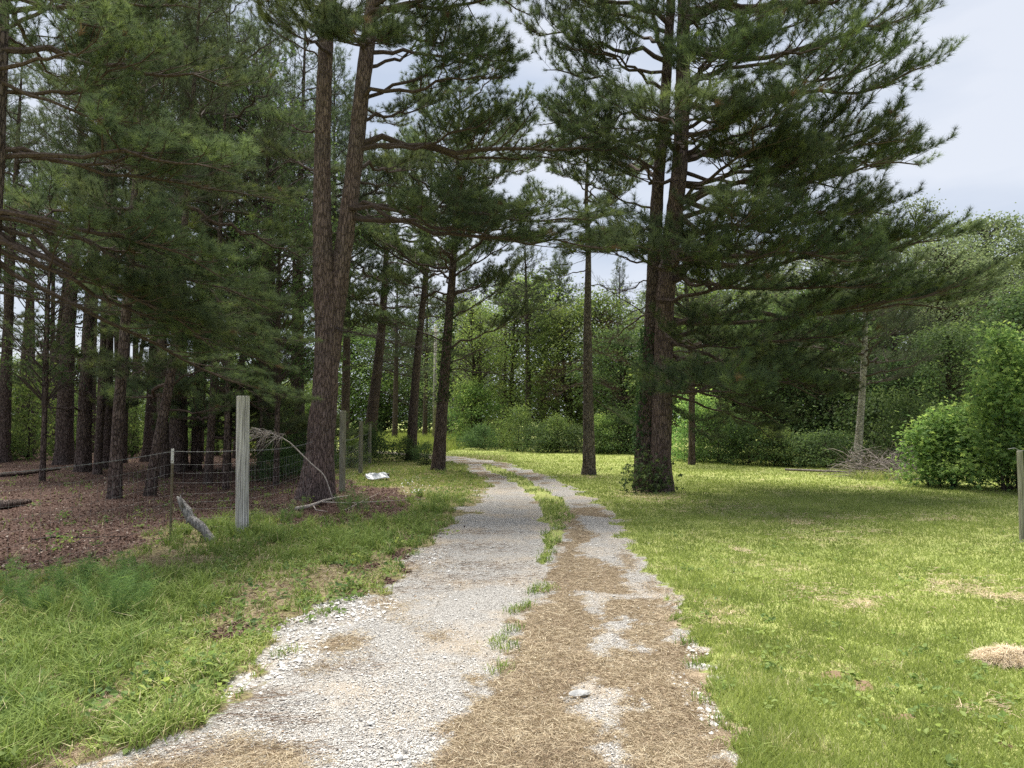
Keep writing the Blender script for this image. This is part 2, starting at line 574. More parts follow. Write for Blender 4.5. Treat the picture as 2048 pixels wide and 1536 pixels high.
M["twig"] = simple("dark_twig", (0.035, 0.027, 0.024), (0.09, 0.07, 0.06), 30)
M["branch_bark"] = simple("dark_branch_bark", (0.035, 0.025, 0.022), (0.11, 0.08, 0.068), 24, bump=0.6)
M["deadwood"] = simple("bleached_dead_wood", (0.24, 0.20, 0.175), (0.58, 0.52, 0.46), 14, stretch=(1, 1, 1))
M["brush"] = simple("grey_brush_wood", (0.09, 0.075, 0.07), (0.27, 0.235, 0.215), 14)
M["snag"] = simple("cracked_grey_wood", (0.05, 0.045, 0.04), (0.40, 0.38, 0.36), 26, bump=1.0, stretch=(2.4, 1.5, 0.55))
M["post_wood"] = simple("weathered_post_wood", (0.13, 0.12, 0.11), (0.80, 0.77, 0.73), 20, bump=1.0, stretch=(3.2, 3.2, 0.07))
M["post_wood_dark"] = simple("mossy_post_wood", (0.13, 0.125, 0.09), (0.34, 0.33, 0.26), 22, bump=0.7, stretch=(2.6, 2.6, 0.15))
M["wire"] = simple("galvanised_wire", (0.11, 0.11, 0.11), (0.27, 0.275, 0.28), 30, rough=0.45, spec=0.5)
M["steel_green"] = simple("rusty_green_steel", (0.10, 0.085, 0.055), (0.21, 0.17, 0.11), 35, rough=0.7)
M["white_paint"] = simple("worn_white_paint", (0.45, 0.44, 0.42), (0.8, 0.79, 0.77), 45, rough=0.6)
M["plastic"] = simple("white_plastic", (0.20, 0.22, 0.24), (0.46, 0.48, 0.50), 8, rough=0.4, spec=0.5)
M["rock"] = simple("grey_rock", (0.20, 0.20, 0.20), (0.42, 0.42, 0.41), 18, bump=0.6)
M["hay"] = leaf_mat("dry_hay", [(0.0, (0.20, 0.14, 0.09)), (0.6, (0.42, 0.33, 0.22)), (1.0, (0.6, 0.5, 0.36))], 0.1, 0.1)
M["straw"] = leaf_mat("pine_straw", [(0.0, (0.14, 0.085, 0.06)), (0.35, (0.28, 0.21, 0.145)), (0.7, (0.42, 0.34, 0.235)), (1.0, (0.60, 0.52, 0.39))], 0.1, 0.1)
M["litter"] = leaf_mat("forest_litter", [(0.0, (0.04, 0.022, 0.018)), (0.55, (0.11, 0.062, 0.048)), (0.88, (0.20, 0.135, 0.11)), (1.0, (0.38, 0.32, 0.27))], 0.1, 0.1)
M["grass"] = leaf_mat("lawn_grass", [(0.0, (0.17, 0.21, 0.065)), (0.5, (0.31, 0.36, 0.11)), (0.8, (0.42, 0.46, 0.17)), (0.9, (0.50, 0.48, 0.26)), (1.0, (0.60, 0.53, 0.38))], 0.42, 0.0)
M["verge"] = leaf_mat("verge_grass", [(0.0, (0.11, 0.16, 0.045)), (0.5, (0.245, 0.30, 0.085)), (0.85, (0.37, 0.40, 0.13)), (1.0, (0.50, 0.43, 0.27))], 0.35, 0.0)
M["meadow"] = leaf_mat("meadow_grass", [(0.0, (0.14, 0.19, 0.05)), (0.6, (0.28, 0.34, 0.09)), (1.0, (0.48, 0.45, 0.22))], 0.35, 0.0)
M["flower"] = simple("white_petals", (0.75, 0.75, 0.72), (0.85, 0.85, 0.8))

# gravel stones: per-stone tint
m, nt, b = mat_new("limestone_gravel")
at = node(nt, "ShaderNodeAttribute", attribute_name="tint")
nt.links.new(ramp(nt, at.outputs["Fac"], [(0.0, (0.11, 0.10, 0.095)), (0.35, (0.36, 0.345, 0.325)), (0.8, (0.58, 0.565, 0.535)), (0.93, (0.70, 0.685, 0.66)), (1.0, (0.36, 0.28, 0.21))]).outputs[0], b.inputs["Base Color"])
M["stone"] = m


def ground_material():
    m, nt, b = mat_new("ground_surface")
    pos = node(nt, "ShaderNodeNewGeometry").outputs["Position"]

    def A(n):
        return node(nt, "ShaderNodeAttribute", attribute_name=n).outputs["Fac"]

    def noise(sc, det=4, rough=0.6, vec=pos):
        n = node(nt, "ShaderNodeTexNoise")
        n.inputs["Scale"].default_value = sc
        n.inputs["Detail"].default_value = det
        n.inputs["Roughness"].default_value = rough
        nt.links.new(vec, n.inputs["Vector"])
        return n.outputs["Fac"]

    def voro(sc, out="Color", feat='F1'):
        n = node(nt, "ShaderNodeTexVoronoi", feature=feat)
        n.inputs["Scale"].default_value = sc
        nt.links.new(pos, n.inputs["Vector"])
        return n.outputs[out], n

    fine = noise(55, 5, 0.7)
    mid = noise(9, 4)
    wide = noise(1.3, 4)

    def soft(mask, k=0.5):
        # break the edge of a zone with fine noise
        q = mth(nt, 'ADD', mask, mth(nt, 'MULTIPLY', mth(nt, 'SUBTRACT', fine, 0.5), k))
        return ramp(nt, q, [(0.38, (0, 0, 0)), (0.62, (1, 1, 1))]).outputs[0]

    # lawn soil and thatch
    c = ramp(nt, fine, [(0.3, (0.11, 0.13, 0.045)), (0.5, (0.23, 0.27, 0.08)), (0.68, (0.35, 0.38, 0.14))]).outputs[0]
    c = mixc(nt, mth(nt, 'MULTIPLY', ramp(nt, wide, [(0.42, (0, 0, 0)), (0.66, (1, 1, 1))]).outputs[0], 0.5), c, (0.33, 0.32, 0.13))
    # left verge base: darker, brown
    vb = ramp(nt, mid, [(0.3, (0.11, 0.11, 0.045)), (0.55, (0.22, 0.19, 0.10)), (0.75, (0.33, 0.28, 0.18))]).outputs[0]
    c = mixc(nt, A("verge"), c, vb)
    md = ramp(nt, mid, [(0.3, (0.20, 0.24, 0.07)), (0.7, (0.36, 0.38, 0.13))]).outputs[0]
    c = mixc(nt, soft(A("md")), c, md)
    # dry clippings, dirt
    dr = ramp(nt, fine, [(0.3, (0.22, 0.17, 0.10)), (0.65, (0.50, 0.42, 0.27))]).outputs[0]
    c = mixc(nt, soft(A("dry"), 0.7), c, dr)
    c = mixc(nt, soft(A("dirt"), 0.5), c, (0.20, 0.14, 0.09))
    # woods litter
    vo, _ = voro(38)
    sp = node(nt, "ShaderNodeSeparateColor")
    nt.links.new(vo, sp.inputs[0])
    li = mth(nt, 'ADD', mth(nt, 'MULTIPLY', sp.outputs[0], 0.6), mth(nt, 'MULTIPLY', mid, 0.5))
    lc = ramp(nt, li, [(0.15, (0.035, 0.02, 0.016)), (0.5, (0.085, 0.052, 0.042)), (0.8, (0.14, 0.095, 0.075)), (0.95, (0.26, 0.21, 0.17))]).outputs[0]
    c = mixc(nt, soft(A("wd")), c, lc)
    # gravel: two sizes of stone
    v1, n1 = voro(88)
    v2, n2 = voro(160)
    s1 = node(nt, "ShaderNodeSeparateColor")
    nt.links.new(v1, s1.inputs[0])
    s2 = node(nt, "ShaderNodeSeparateColor")
    nt.links.new(v2, s2.inputs[0])
    k = mth(nt, 'ADD', mth(nt, 'MULTIPLY', s1.outputs[0], 0.5), mth(nt, 'MULTIPLY', s2.outputs[1], 0.5))
    gc = ramp(nt, k, [(0.12, (0.13, 0.12, 0.11)), (0.35, (0.33, 0.315, 0.295)), (0.7, (0.50, 0.485, 0.46)), (0.9, (0.62, 0.61, 0.585))]).outputs[0]
    e1, n3 = voro(88, "Distance", 'DISTANCE_TO_EDGE')
    gap = ramp(nt, e1, [(0.0, (0, 0, 0)), (0.14, (1, 1, 1))]).outputs[0]
    gc = mixc(nt, mth(nt, 'ADD', mth(nt, 'MULTIPLY', gap, 0.45), 0.55), (0.22, 0.19, 0.155), gc)
    gc = mixc(nt, mth(nt, 'MULTIPLY', ramp(nt, wide, [(0.46, (0, 0, 0)), (0.66, (1, 1, 1))]).outputs[0], 0.6), gc, (0.47, 0.39, 0.295))
    c = mixc(nt, soft(A("gr"), 0.6), c, gc)
    # straw
    mp = node(nt, "ShaderNodeMapping")
    mp.inputs["Scale"].default_value = (90, 22, 22)
    mp.inputs["Rotation"].default_value = (0, 0, 0.5)
    nt.links.new(pos, mp.inputs[0])
    f1 = noise(1.0, 4, 0.7, mp.outputs[0])
    mp2 = node(nt, "ShaderNodeMapping")
    mp2.inputs["Scale"].default_value = (20, 100, 20)
    mp2.inputs["Rotation"].default_value = (0, 0, 0.35)
    nt.links.new(pos, mp2.inputs[0])
    f2 = noise(1.0, 4, 0.7, mp2.outputs[0])
    f = mth(nt, 'MAXIMUM', f1, f2)
    stc = ramp(nt, f, [(0.42, (0.14, 0.10, 0.07)), (0.58, (0.32, 0.255, 0.175)), (0.75, (0.52, 0.44, 0.32))]).outputs[0]
    c = mixc(nt, soft(A("st"), 0.45), c, stc)
    nt.links.new(c, b.inputs["Base Color"])
    b.inputs["Roughness"].default_value = 0.95
    b.inputs["Specular IOR Level"].default_value = 0.1
    bm = node(nt, "ShaderNodeBump")
    bm.inputs["Strength"].default_value = 0.8
    bm.inputs["Distance"].default_value = 0.012
    h = mth(nt, 'ADD', mth(nt, 'MULTIPLY', gap, A("gr")), mth(nt, 'MULTIPLY', fine, 1.2))
    nt.links.new(h, bm.inputs["Height"])
    nt.links.new(bm.outputs[0], b.inputs["Normal"])
    return m


M["ground"] = ground_material()

# ------------------------------------------------------------------ ground and track
rows = np.concatenate([np.linspace(-4, 2.2, 24)[:-1], 2.2 * (150 / 2.2) ** (np.linspace(0, 1, 420))])
cols = np.linspace(-1.35, 1.35, 440)
YY, SS = np.meshgrid(rows, cols, indexing="ij")
XX = SS * (np.maximum(YY, 0) + 4.5)
Z = zones(XX, YY)
ZZ = hz(XX, YY)
ZZ -= 0.02 * Z["gr"]
vv = dict(gr=Z["gr"], st=Z["st"], wd=Z["wd"], md=Z["md"], dry=.7 * Z["dry"] * (1 - Z["gr"]), dirt=Z["dirt"], verge=((XX < -0.3) & (Z["dp"] > -0.2) & (YY < 32)).astype(float))
nr, nc = XX.shape
V = np.stack([XX, YY, ZZ], -1).reshape(-1, 3)
ii = np.arange(nr - 1)[:, None] * nc + np.arange(nc - 1)[None, :]
Fq = np.stack([ii, ii + 1, ii + nc + 1, ii + nc], -1).reshape(-1, 4)
in_path = (Z["dp"] < 0.12)
fm = (in_path[:-1, :-1] | in_path[1:, :-1] | in_path[:-1, 1:] | in_path[1:, 1:]).ravel()
# far sheet under and around the detailed one
n0 = len(V)
big = np.array([[-900, -300, -0.12], [900, -300, -0.12], [900, 1500, -0.12], [-900, 1500, -0.12]])
Vg = np.concatenate([V, big])
at = {k: np.concatenate([v.ravel(), np.zeros(4)]) for k, v in vv.items()}
Fg = np.concatenate([Fq, [[n0, n0 + 1, n0 + 2, n0 + 3]]])
link("ground", make_mesh("ground", Vg, Fg, M["ground"], None, True, at), kind="structure")
Ft = Fq[fm]
used, inv = np.unique(Ft, return_inverse=True)
Vt = V[used] + np.array([0, 0, 0.006])
link("gravel_driveway", make_mesh("gravel_driveway", Vt, inv.reshape(-1, 4), M["ground"], None, True, {k: v.ravel()[used] for k, v in vv.items()}), kind="structure")


# ------------------------------------------------------------------ pine boughs (shared meshes)
def sprig_needles(O, D, rng, per, ln, w, spread=(0.25, 1.25), tintbase=0.5):
    n = len(O)
    lowf = 0.16 * np.sin(O[:, 0] * 2.3 + 1) * np.cos(O[:, 1] * 2.9) if n > 60 else 0
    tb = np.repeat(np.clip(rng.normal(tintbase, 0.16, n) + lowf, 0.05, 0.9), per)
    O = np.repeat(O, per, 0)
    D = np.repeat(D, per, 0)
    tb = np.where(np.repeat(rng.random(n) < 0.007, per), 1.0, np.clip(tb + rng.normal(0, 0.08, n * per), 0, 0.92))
    perp = rng.normal(size=(n * per, 3))
    perp = norm(perp - D * (perp * D).sum(1, keepdims=True))
    ang = rng.uniform(*spread, n * per)[:, None]
    dr = norm(D * np.cos(ang) + perp * np.sin(ang) - np.array([0, 0, 0.12]))
    O = O - D * (rng.random(n * per)[:, None] * 0.09)
    return blades(O, dr, ln * rng.uniform(0.75, 1.15, n * per), w, rng, tb)


def curve_pts(p, d, ln, n, up, rng, wig=0.08):
    pts = [np.array(p, float)]
    d = np.array(d, float)
    d /= np.linalg.norm(d)
    for k in range(n):
        d = d + rng.normal(size=3) * wig + np.array([0, 0, up / n])
        d /= np.linalg.norm(d)
        pts.append(pts[-1] + d * ln / n)
    return np.array(pts)


def bough(seed, Lb, per=26, ln=0.15, w=0.005, start=0.28, dead=False, r0=None, tint=0.5, sag=0.0, twigs=True, tsp=0.2):
    rng = np.random.default_rng(seed)
    wood, nd = Acc(), Acc()
    r0 = r0 or 0.014 * Lb + 0.010
    n = 12
    t = np.linspace(0, 1, n)
    wy = np.cumsum(rng.normal(0, 0.032, n)) * Lb
    wz = np.cumsum(rng.normal(0, 0.024, n)) * Lb
    lin = np.linspace(0, 1, n)
    wy -= lin * wy[-1]
    wz -= lin * wz[-1]
    ax = np.stack([t * Lb, wy, wz - sag * Lb * np.sin(math.pi * t)], 1)
    V_, F_ = tube(ax, r0 * (1 - 0.82 * t), 6)
    wood.add(V_, F_)
    So, Sd = [], []
    ns = int(3.6 * Lb + 4)
    for i in range(ns):
        u = start + (0.97 - start) * (i + rng.random() * 0.8) / ns
        p = np.array([np.interp(u, t, ax[:, k]) for k in range(3)])
        side = 1 if i % 2 else -1
        a = math.radians(np.interp(u, [start, 1], [68, 28]) + rng.normal() * 9)
        sl = (Lb * 0.40 * (1 - u) + 0.45 + 0.07 * Lb) * rng.uniform(0.6, 1.2)
        sp = curve_pts(p, (math.cos(a), side * math.sin(a), rng.uniform(-0.15, 0.3)), sl, 5, 0.45, rng)
        V_, F_ = tube(sp, np.linspace(r0 * 0.42 * (1.15 - u), 0.004, 6), 4, False)
        wood.add(V_, F_)
        dirs = np.gradient(sp, axis=0)
        nt_ = max(2, int(sl / tsp))
        for j in range(nt_ if twigs else 0):
            q = 0.25 + 0.72 * (j + rng.random()) / nt_
            b0 = np.array([np.interp(q, np.linspace(0, 1, 6), sp[:, k]) for k in range(3)])
            dd = dirs[min(5, int(q * 5))]
            dd = dd / np.linalg.norm(dd)
            s2 = 1 if j % 2 else -1
            pr = np.cross(dd, [0, 0, 1])
            d2 = dd * 0.8 + pr * s2 * rng.uniform(0.4, 1.0) + np.array([0, 0, rng.uniform(0.0, 0.5)])
            tl = rng.uniform(0.2, 0.5) * (1.1 - 0.4 * q)
            tp = curve_pts(b0, d2, tl, 2, 0.3, rng)
            V_, F_ = tube(tp, [0.006, 0.004, 0.003], 3, False)
            wood.add(V_, F_)
            e = tp[2] - tp[1]
            e = e / np.linalg.norm(e)
            e = e + np.array([0, 0, 0.2])
            So += [tp[2], tp[1]]
            Sd += [e, e]
            if tl > 0.38:
                So.append((tp[1] + tp[2]) / 2)
                Sd.append(e)
        So.append(sp[-1])
        Sd.append(dirs[-1] + [0, 0, 0.05])
        So.append(sp[-2])
        Sd.append(dirs[-2] + [0, 0, 0.05])
    So.append(ax[-1])
    Sd.append(ax[-1] - ax[-2])
    So, Sd = np.array(So), norm(np.array(Sd))
    keep = rng.random(len(So)) < 0.93
    if not dead:
        V_, F_, c_ = sprig_needles(So[keep], Sd[keep], rng, per, ln, w, tintbase=tint)
        nd.add(V_, F_, c_)
    return wood, (None if dead else nd)


BOUGH = {}
for nm, Lb, cnt in (("s", 2.2, 3), ("m", 3.6, 4), ("l", 5.4, 4)):
    BOUGH[nm] = []
    for k in range(cnt):
        wd_, nd_ = bough(100 + k + int(Lb * 10), Lb, per=46, w=0.0065, ln=0.16, start=0.40, tsp=0.15, sag=(k % 3 - 1) * 0.045 + 0.02, tint=0.47)
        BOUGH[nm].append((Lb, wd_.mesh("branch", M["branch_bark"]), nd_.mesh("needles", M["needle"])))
BOUGH["d"] = []
for k in range(4):
    wd_, _ = bough(300 + k, 3.0, dead=True, start=0.2, sag=-0.03)
    BOUGH["d"].append((3.0, wd_.mesh("dead_branch", M["twig"]), None))
BOUGH["b"] = []
for k in range(2):                              # hanging boughs with brown needles
    wd_, nd_ = bough(340 + k, 2.4, per=22, start=0.3, sag=-0.08)
    BOUGH["b"].append((2.4, wd_.mesh("dead_branch", M["branch_bark"]), nd_.mesh("needles", M["brown_needle"])))


def put_bough(tree, base, p0, p1, kind="m", k=None, fat=1.0, roll=0.0):
    """a branch of a tree from p0 to p1 (world points)"""
    p0, p1 = np.asarray(p0, float), np.asarray(p1, float)
    lst = BOUGH[kind]
    Lb, wm, nm = lst[random.randrange(len(lst)) if k is None else k % len(lst)]
    d = Vector(p1 - p0)
    s = d.length / Lb
    x = d.normalized()
    y = Vector((0, 0, 1)).cross(x)
    if y.length < 0.05:
        y = Vector((0, 1, 0))
    y.normalize()
    z = x.cross(y)
    R = Matrix((x, y, z)).transposed().to_4x4() @ Matrix.Rotation(roll, 4, 'X')
    sw = s * fat
    M4 = Matrix.Translation(Vector(p0 - base)) @ R @ Matrix.Diagonal((s, sw * (1 if random.random() < 0.5 else -1), sw, 1))
    o = link("dead_branch" if kind == "d" else "branch", wm, tree, M4)
    if nm is not None:
        link("needles", nm, o)
    return o


# ------------------------------------------------------------------ trunks
def trunk_mesh(path, rad, ns, mat, base, rough=0.06, seed=0, step=0.12, flare=0.0):
    """trunk along a path, with bark ridges in the geometry"""
    path = np.asarray(path, float) - base
    s = np.concatenate([[0], np.cumsum(np.linalg.norm(np.diff(path, axis=0), axis=1))])
    n = max(6, int(s[-1] / step))
    u = np.linspace(0, 1, n) ** 1.3 * s[-1]
    pts = np.stack([np.interp(u, s, path[:, k]) for k in range(3)], 1)
    for k in range(2):                          # round the corners of the path
        for _ in range(6):
            pts[1:-1, k] = 0.25 * pts[:-2, k] + 0.5 * pts[1:-1, k] + 0.25 * pts[2:, k]
    r = np.interp(u, s, rad)
    r = r * (1 + flare * np.exp(-u / 0.35))
    V_, F_ = tube(pts, r, ns, False)
    a = np.tile(np.arange(ns), n)
    h = np.repeat(u, ns)
    rr = np.repeat(r, ns)
    th = a / ns * 2 * math.pi
    c = np.repeat(pts, ns, 0)
    circ = np.minimum(a, ns - a) * (2 * math.pi * 0.2 / ns)
    rid = vn(circ * 1.0, h * 0.25, 0.05, seed + 5) + 0.7 * vn(circ, h, 0.11, seed + 6)
    lob = np.exp(-h / 0.5) * (0.10 * np.cos(th * 5 + seed) + 0.06 * np.cos(th * 3 + 1))
    V_ = c + (V_ - c) * (1 + rough * (rid[:, None] - 0.85) + lob[:, None] * (1 if flare else 0)) + 0
    return make_mesh("trunk", V_, F_, mat, np.full(len(V_), .5), True)


def path_px(pts, Y, top=None):
    """trunk path: pixel points at depth Y, first one on the ground, going on to height top"""
    r = [P(px, py, Y) for px, py in pts]
    r[0] = np.array([r[0][0], Y, -0.08])
    r = [np.array(q) for q in r]
    if top is not None and r[-1][2] < top:
        d = r[-1] - r[-2]
        d = d / d[2]
        q = r[-1] + d * (top - r[-1][2]) * np.array([0.6, 0.6, 1])
        q[1] = Y + 0.2
        r.append(q)
    return np.array(r)


def at_z(path, z):
    return np.array([np.interp(z, path[:, 2], path[:, k]) for k in range(2)] + [z])


def on(path, py, Y):
    """point of a trunk at the height of pixel row py"""
    return at_z(path, P(1024, py, Y)[2])


# ------------------------------------------------------------------ whole crowns for trees further off
def pine_crown(seed, H=9.0, R=2.8, nb=46, far=True, mat="needle_far", low=0.0, per=15, ln=0.17, w=0.009, up=0.25, tint=0.5):
    rng = np.random.default_rng(seed)
    wood, nd = Acc(), Acc()
    for i in range(nb):
        t = (i + rng.random()) / nb
        z = t * H
        ph = i * 2.4 + rng.normal() * 0.4
        prof = (0.55 + 0.45 * math.sin(math.pi * min(1, t * 1.25 + 0.15))) * (1 - t ** 3) + 0.08
        ln_b = max(0.5, R * prof * rng.uniform(0.6, 1.15))
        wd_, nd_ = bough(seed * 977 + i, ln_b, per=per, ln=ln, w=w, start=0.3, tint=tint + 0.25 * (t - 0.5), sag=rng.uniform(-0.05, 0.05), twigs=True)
        el = math.radians(rng.normal(8, 12) + 45 * t ** 2 + up * 20)
        ca, sa, ce, se = math.cos(ph), math.sin(ph), math.cos(el), math.sin(el)
        Rm = np.array([[ca * ce, -sa, -ca * se], [sa * ce, ca, -sa * se], [se, 0, ce]])
        for A_, T_ in ((wd_, wood), (nd_, nd)):
            V_ = np.concatenate(A_.V) @ Rm.T + np.array([0, 0, z])
            T_.add(V_, np.concatenate(A_.Fc), np.concatenate(A_.C))
    return wood.mesh("limbs", M["twig"]), nd.mesh("crown", M[mat])


def leafy_crown(seed, H=6.0, R=2.4, ncl=170, per=55, size=0.11, mat="leaf_mid", low=0.15, shape="oval", flat=0.55, cr=0.42, base_w=1.0, droop=0.0, gaps=0.3, tint=0.5):
    """broadleaf crown: limbs running to leaf clusters spread through an uneven volume"""
    rng = np.random.default_rng(seed)
    wood, lv = Acc(), Acc()
    ax_n = 9
    axis = np.stack([np.cumsum(rng.normal(0, 0.05, ax_n)) * R * .5, np.cumsum(rng.normal(0, 0.05, ax_n)) * R * .5, np.linspace(0, H * 0.93, ax_n)], 1)
    axis[0, :2] = 0
    V_, F_ = tube(axis, np.linspace(0.02 * H, 0.006, ax_n), 6)
    wood.add(V_, F_)
    k = 0
    tries = 0
    lobes = [(rng.uniform(0, 6.28), rng.uniform(0.25, 0.95), rng.uniform(0.3, 0.6)) for _ in range(9)]
    while k < ncl and tries < ncl * 12:
        tries += 1
        t = rng.random() ** 0.85
        z = H * (low + (1 - low) * t)
        prof = math.sin(math.pi * (0.16 + 0.80 * t)) ** 0.75 * (1 if base_w >= 1 else (base_w + (1 - base_w) * t))
        ph = rng.uniform(0, 2 * math.pi)
        lb = 1.0
        for (lp, lt, ls) in lobes:
            lb += 0.35 * ls * math.cos(ph - lp) * math.exp(-((t - lt) / 0.18) ** 2)
        if lb < 1 - gaps * 0.35 and rng.random() < 0.6:
            continue
        r = R * prof * lb * rng.random() ** 0.42
        c = np.array([axis[min(8, int(t * 8))][0] + r * math.cos(ph), axis[min(8, int(t * 8))][1] + r * math.sin(ph), z + rng.normal() * 0.1])
        zb = max(0.05, z - r * rng.uniform(0.35, 0.9))
        b0 = np.array([np.interp(zb, axis[:, 2], axis[:, q]) for q in range(3)])
        mid = b0 * 0.5 + c * 0.5 + np.array([0, 0, 0.10 * r + droop]) + rng.normal(size=3) * 0.08
        V_, F_ = tube([b0, mid, c], [0.004 * H * 0.9, 0.0025 * H, 0.003], 4, False)
        wood.add(V_, F_)
        n = int(per * rng.uniform(0.6, 1.3))
        off = rng.normal(size=(n, 3)) * np.array([cr, cr, cr * flat]) * rng.uniform(0.7, 1.2)
        O = c + off
        d = norm(off * np.array([1, 1, 0.3]) + np.array([0, 0, -0.15 - droop]))
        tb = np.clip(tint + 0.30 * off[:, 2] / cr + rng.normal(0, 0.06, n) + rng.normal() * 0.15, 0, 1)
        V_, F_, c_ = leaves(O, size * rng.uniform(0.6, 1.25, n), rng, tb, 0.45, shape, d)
        lv.add(V_, F_, c_)
        k += 1
    return wood.mesh("limbs", M["twig"]), lv.mesh("crown", M[mat])


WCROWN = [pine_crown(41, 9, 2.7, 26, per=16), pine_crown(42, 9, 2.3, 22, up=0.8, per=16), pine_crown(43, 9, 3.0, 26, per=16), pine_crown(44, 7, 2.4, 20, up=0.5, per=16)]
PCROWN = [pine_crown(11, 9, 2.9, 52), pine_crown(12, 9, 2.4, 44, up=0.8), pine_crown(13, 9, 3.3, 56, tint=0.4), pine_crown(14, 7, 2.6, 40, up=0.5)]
LCROWN = {
    "mid": [leafy_crown(21, 7.5, 3.0, 260, 58, 0.13, "leaf_mid", 0.05), leafy_crown(22, 7.0, 2.6, 220, 58, 0.13, "leaf_mid", 0.08, gaps=0.8)],
    "dark": [leafy_crown(23, 6.0, 2.8, 240, 60, 0.13, "leaf_dark", 0.02), leafy_crown(24, 6.5, 2.5, 220, 60, 0.13, "leaf_dark", 0.02, gaps=0.6)],
    "grey": [leafy_crown(25, 8.0, 3.0, 300, 70, 0.085, "leaf_grey", 0.04, droop=0.05), leafy_crown(26, 9.0, 2.2, 170, 46, 0.11, "leaf_grey", 0.1, gaps=1.4)],
    "sparse": [leafy_crown(28, 7.0, 2.6, 95, 48, 0.10, "leaf_dark", 0.1, gaps=1.5, cr=.36)],
    "yellow": [leafy_crown(27, 7.0, 2.4, 170, 52, 0.11, "leaf_mid", 0.05, gaps=1.0, tint=0.7)],
}
BUSH = {
    "dark": [leafy_crown(31, 2.0, 1.5, 90, 52, 0.11, "leaf_dark", 0.0, cr=0.30, shape="oval"), leafy_crown(32, 1.6, 1.7, 90, 52, 0.11, "leaf_dark", 0.0, cr=0.30)],
    "mid": [leafy_crown(33, 2.0, 1.5, 90, 50, 0.10, "leaf_mid", 0.0, cr=0.28), leafy_crown(34, 2.4, 1.3, 90, 50, 0.10, "leaf_mid", 0.0, cr=0.28)],
    "bright": [leafy_crown(35, 2.4, 1.4, 110, 46, 0.11, "leaf_bright", 0.0, cr=0.26), leafy_crown(36, 1.2, 1.0, 60, 40, 0.08, "leaf_bright", 0.0, cr=0.2)],
}


def crowned(name, label, path, rad, pair, z0, H0, hgt, wid, bark="bark_dark", group=None, cat="tree", ns=12, rough=0.06, flare=0.25, rz=None, crown_name="crown"):
    """tree with its own trunk and a shared crown mesh; H0 is the mesh's own height"""
    base = np.array([path[0][0], path[0][1], 0.0])
    t = thing(name, label, cat, base, group)
    link("trunk", trunk_mesh(path, rad, ns, M[bark], base, rough, random.randrange(50), 0.3, flare), t)
    p = at_z(path, z0) - base
    q = at_z(path, z0 + hgt * 0.9) - base
    d = Vector(q - p)
    R = Vector((0, 0, 1)).rotation_difference(d).to_matrix().to_4x4() @ Matrix.Rotation(random.uniform(0, 6.28) if rz is None else rz, 4, 'Z')
    M4 = Matrix.Translation(Vector(p)) @ R @ Matrix.Diagonal((wid, wid, hgt / H0, 1))
    link("limbs", pair[0], t, M4)
    link(crown_name, pair[1], t, M4)
    return t


# ------------------------------------------------------------------ the forked pine by the fence
def wire_pt(px, py, Y):
    return P(px, py, Y)


YF = 14.3
fp1 = path_px([(634, 1000), (640, 900), (652, 760), (655, 640), (648, 560), (644, 440), (645, 300), (648, 170), (657, 0)], YF, 17)
fp2 = path_px([(634, 1000), (640, 900), (654, 760), (668, 640), (684, 520), (703, 380), (722, 200), (735, 90), (746, 0)], YF + 0.1, 17)
fb = np.array([fp1[0][0], YF, 0.0])
forked = thing("pine_tree", "big forked pine with red-brown bark, its two stems rising from one base beside the fence", "tree", fb)
sF = lambda pth, z, r: np.interp([q[2] for q in pth], z, r)
link("trunk", trunk_mesh(fp1, sF(fp1, [-.1, .4, 1.5, 4, 6, 12, 17], [.36, .31, .25, .235, .17, .13, .05]), 72, M["bark"], fb, 0.10, 3, 0.06, 0.18), forked)
up = fp2[2:].copy()
link("trunk", trunk_mesh(up, sF(up, [0, 2, 3.5, 5, 12, 17], [.2, .21, .2, .18, .13, .05]), 64, M["bark"], fb, 0.10, 9, 0.07), forked)


def hero_fill(tree, base, path, Y, z0, z1, n, lmin, lmax, el=(0, 15), az=None, kinds=("m", "l"), seed=1, fat=1.0):
    rr = random.Random(seed)
    for i in range(n):
        t = (i + rr.random()) / n
        z = z0 + (z1 - z0) * t
        a = math.radians(rr.uniform(*az[rr.randrange(len(az))])) if az else i * 2.399 + rr.gauss(0, 0.3)
        ln = rr.uniform(lmin, lmax) * (1 - 0.55 * max(0, (z - 9) / 8))
        e = math.radians(rr.uniform(*el) + 25 * max(0, (z - 9) / 8))
        p0 = at_z(path, z)
        p1 = p0 + ln * np.array([math.cos(a) * math.cos(e), math.sin(a) * math.cos(e), math.sin(e)])
        kd = "s" if ln < 2.7 else ("m" if ln < 4.4 else "l")
        put_bough(tree, base, p0, p1, kd if kd in kinds or kd == "s" else kinds[0], fat=fat)


pair = None


def bl(tree, base, pth, Y, spec):
    """branches given by pixels: start on the trunk at row py0, end px, py, depth offset, kind"""
    for (py0, px1, py1, dY, kind, fat) in spec:
        if tree is pair:
            py0 = min(py0, py1 + 75)            # the limbs leave the stem nearly level
        put_bough(tree, base, on(pth, py0, Y), P(px1, py1, Y + dY), kind, fat=fat)


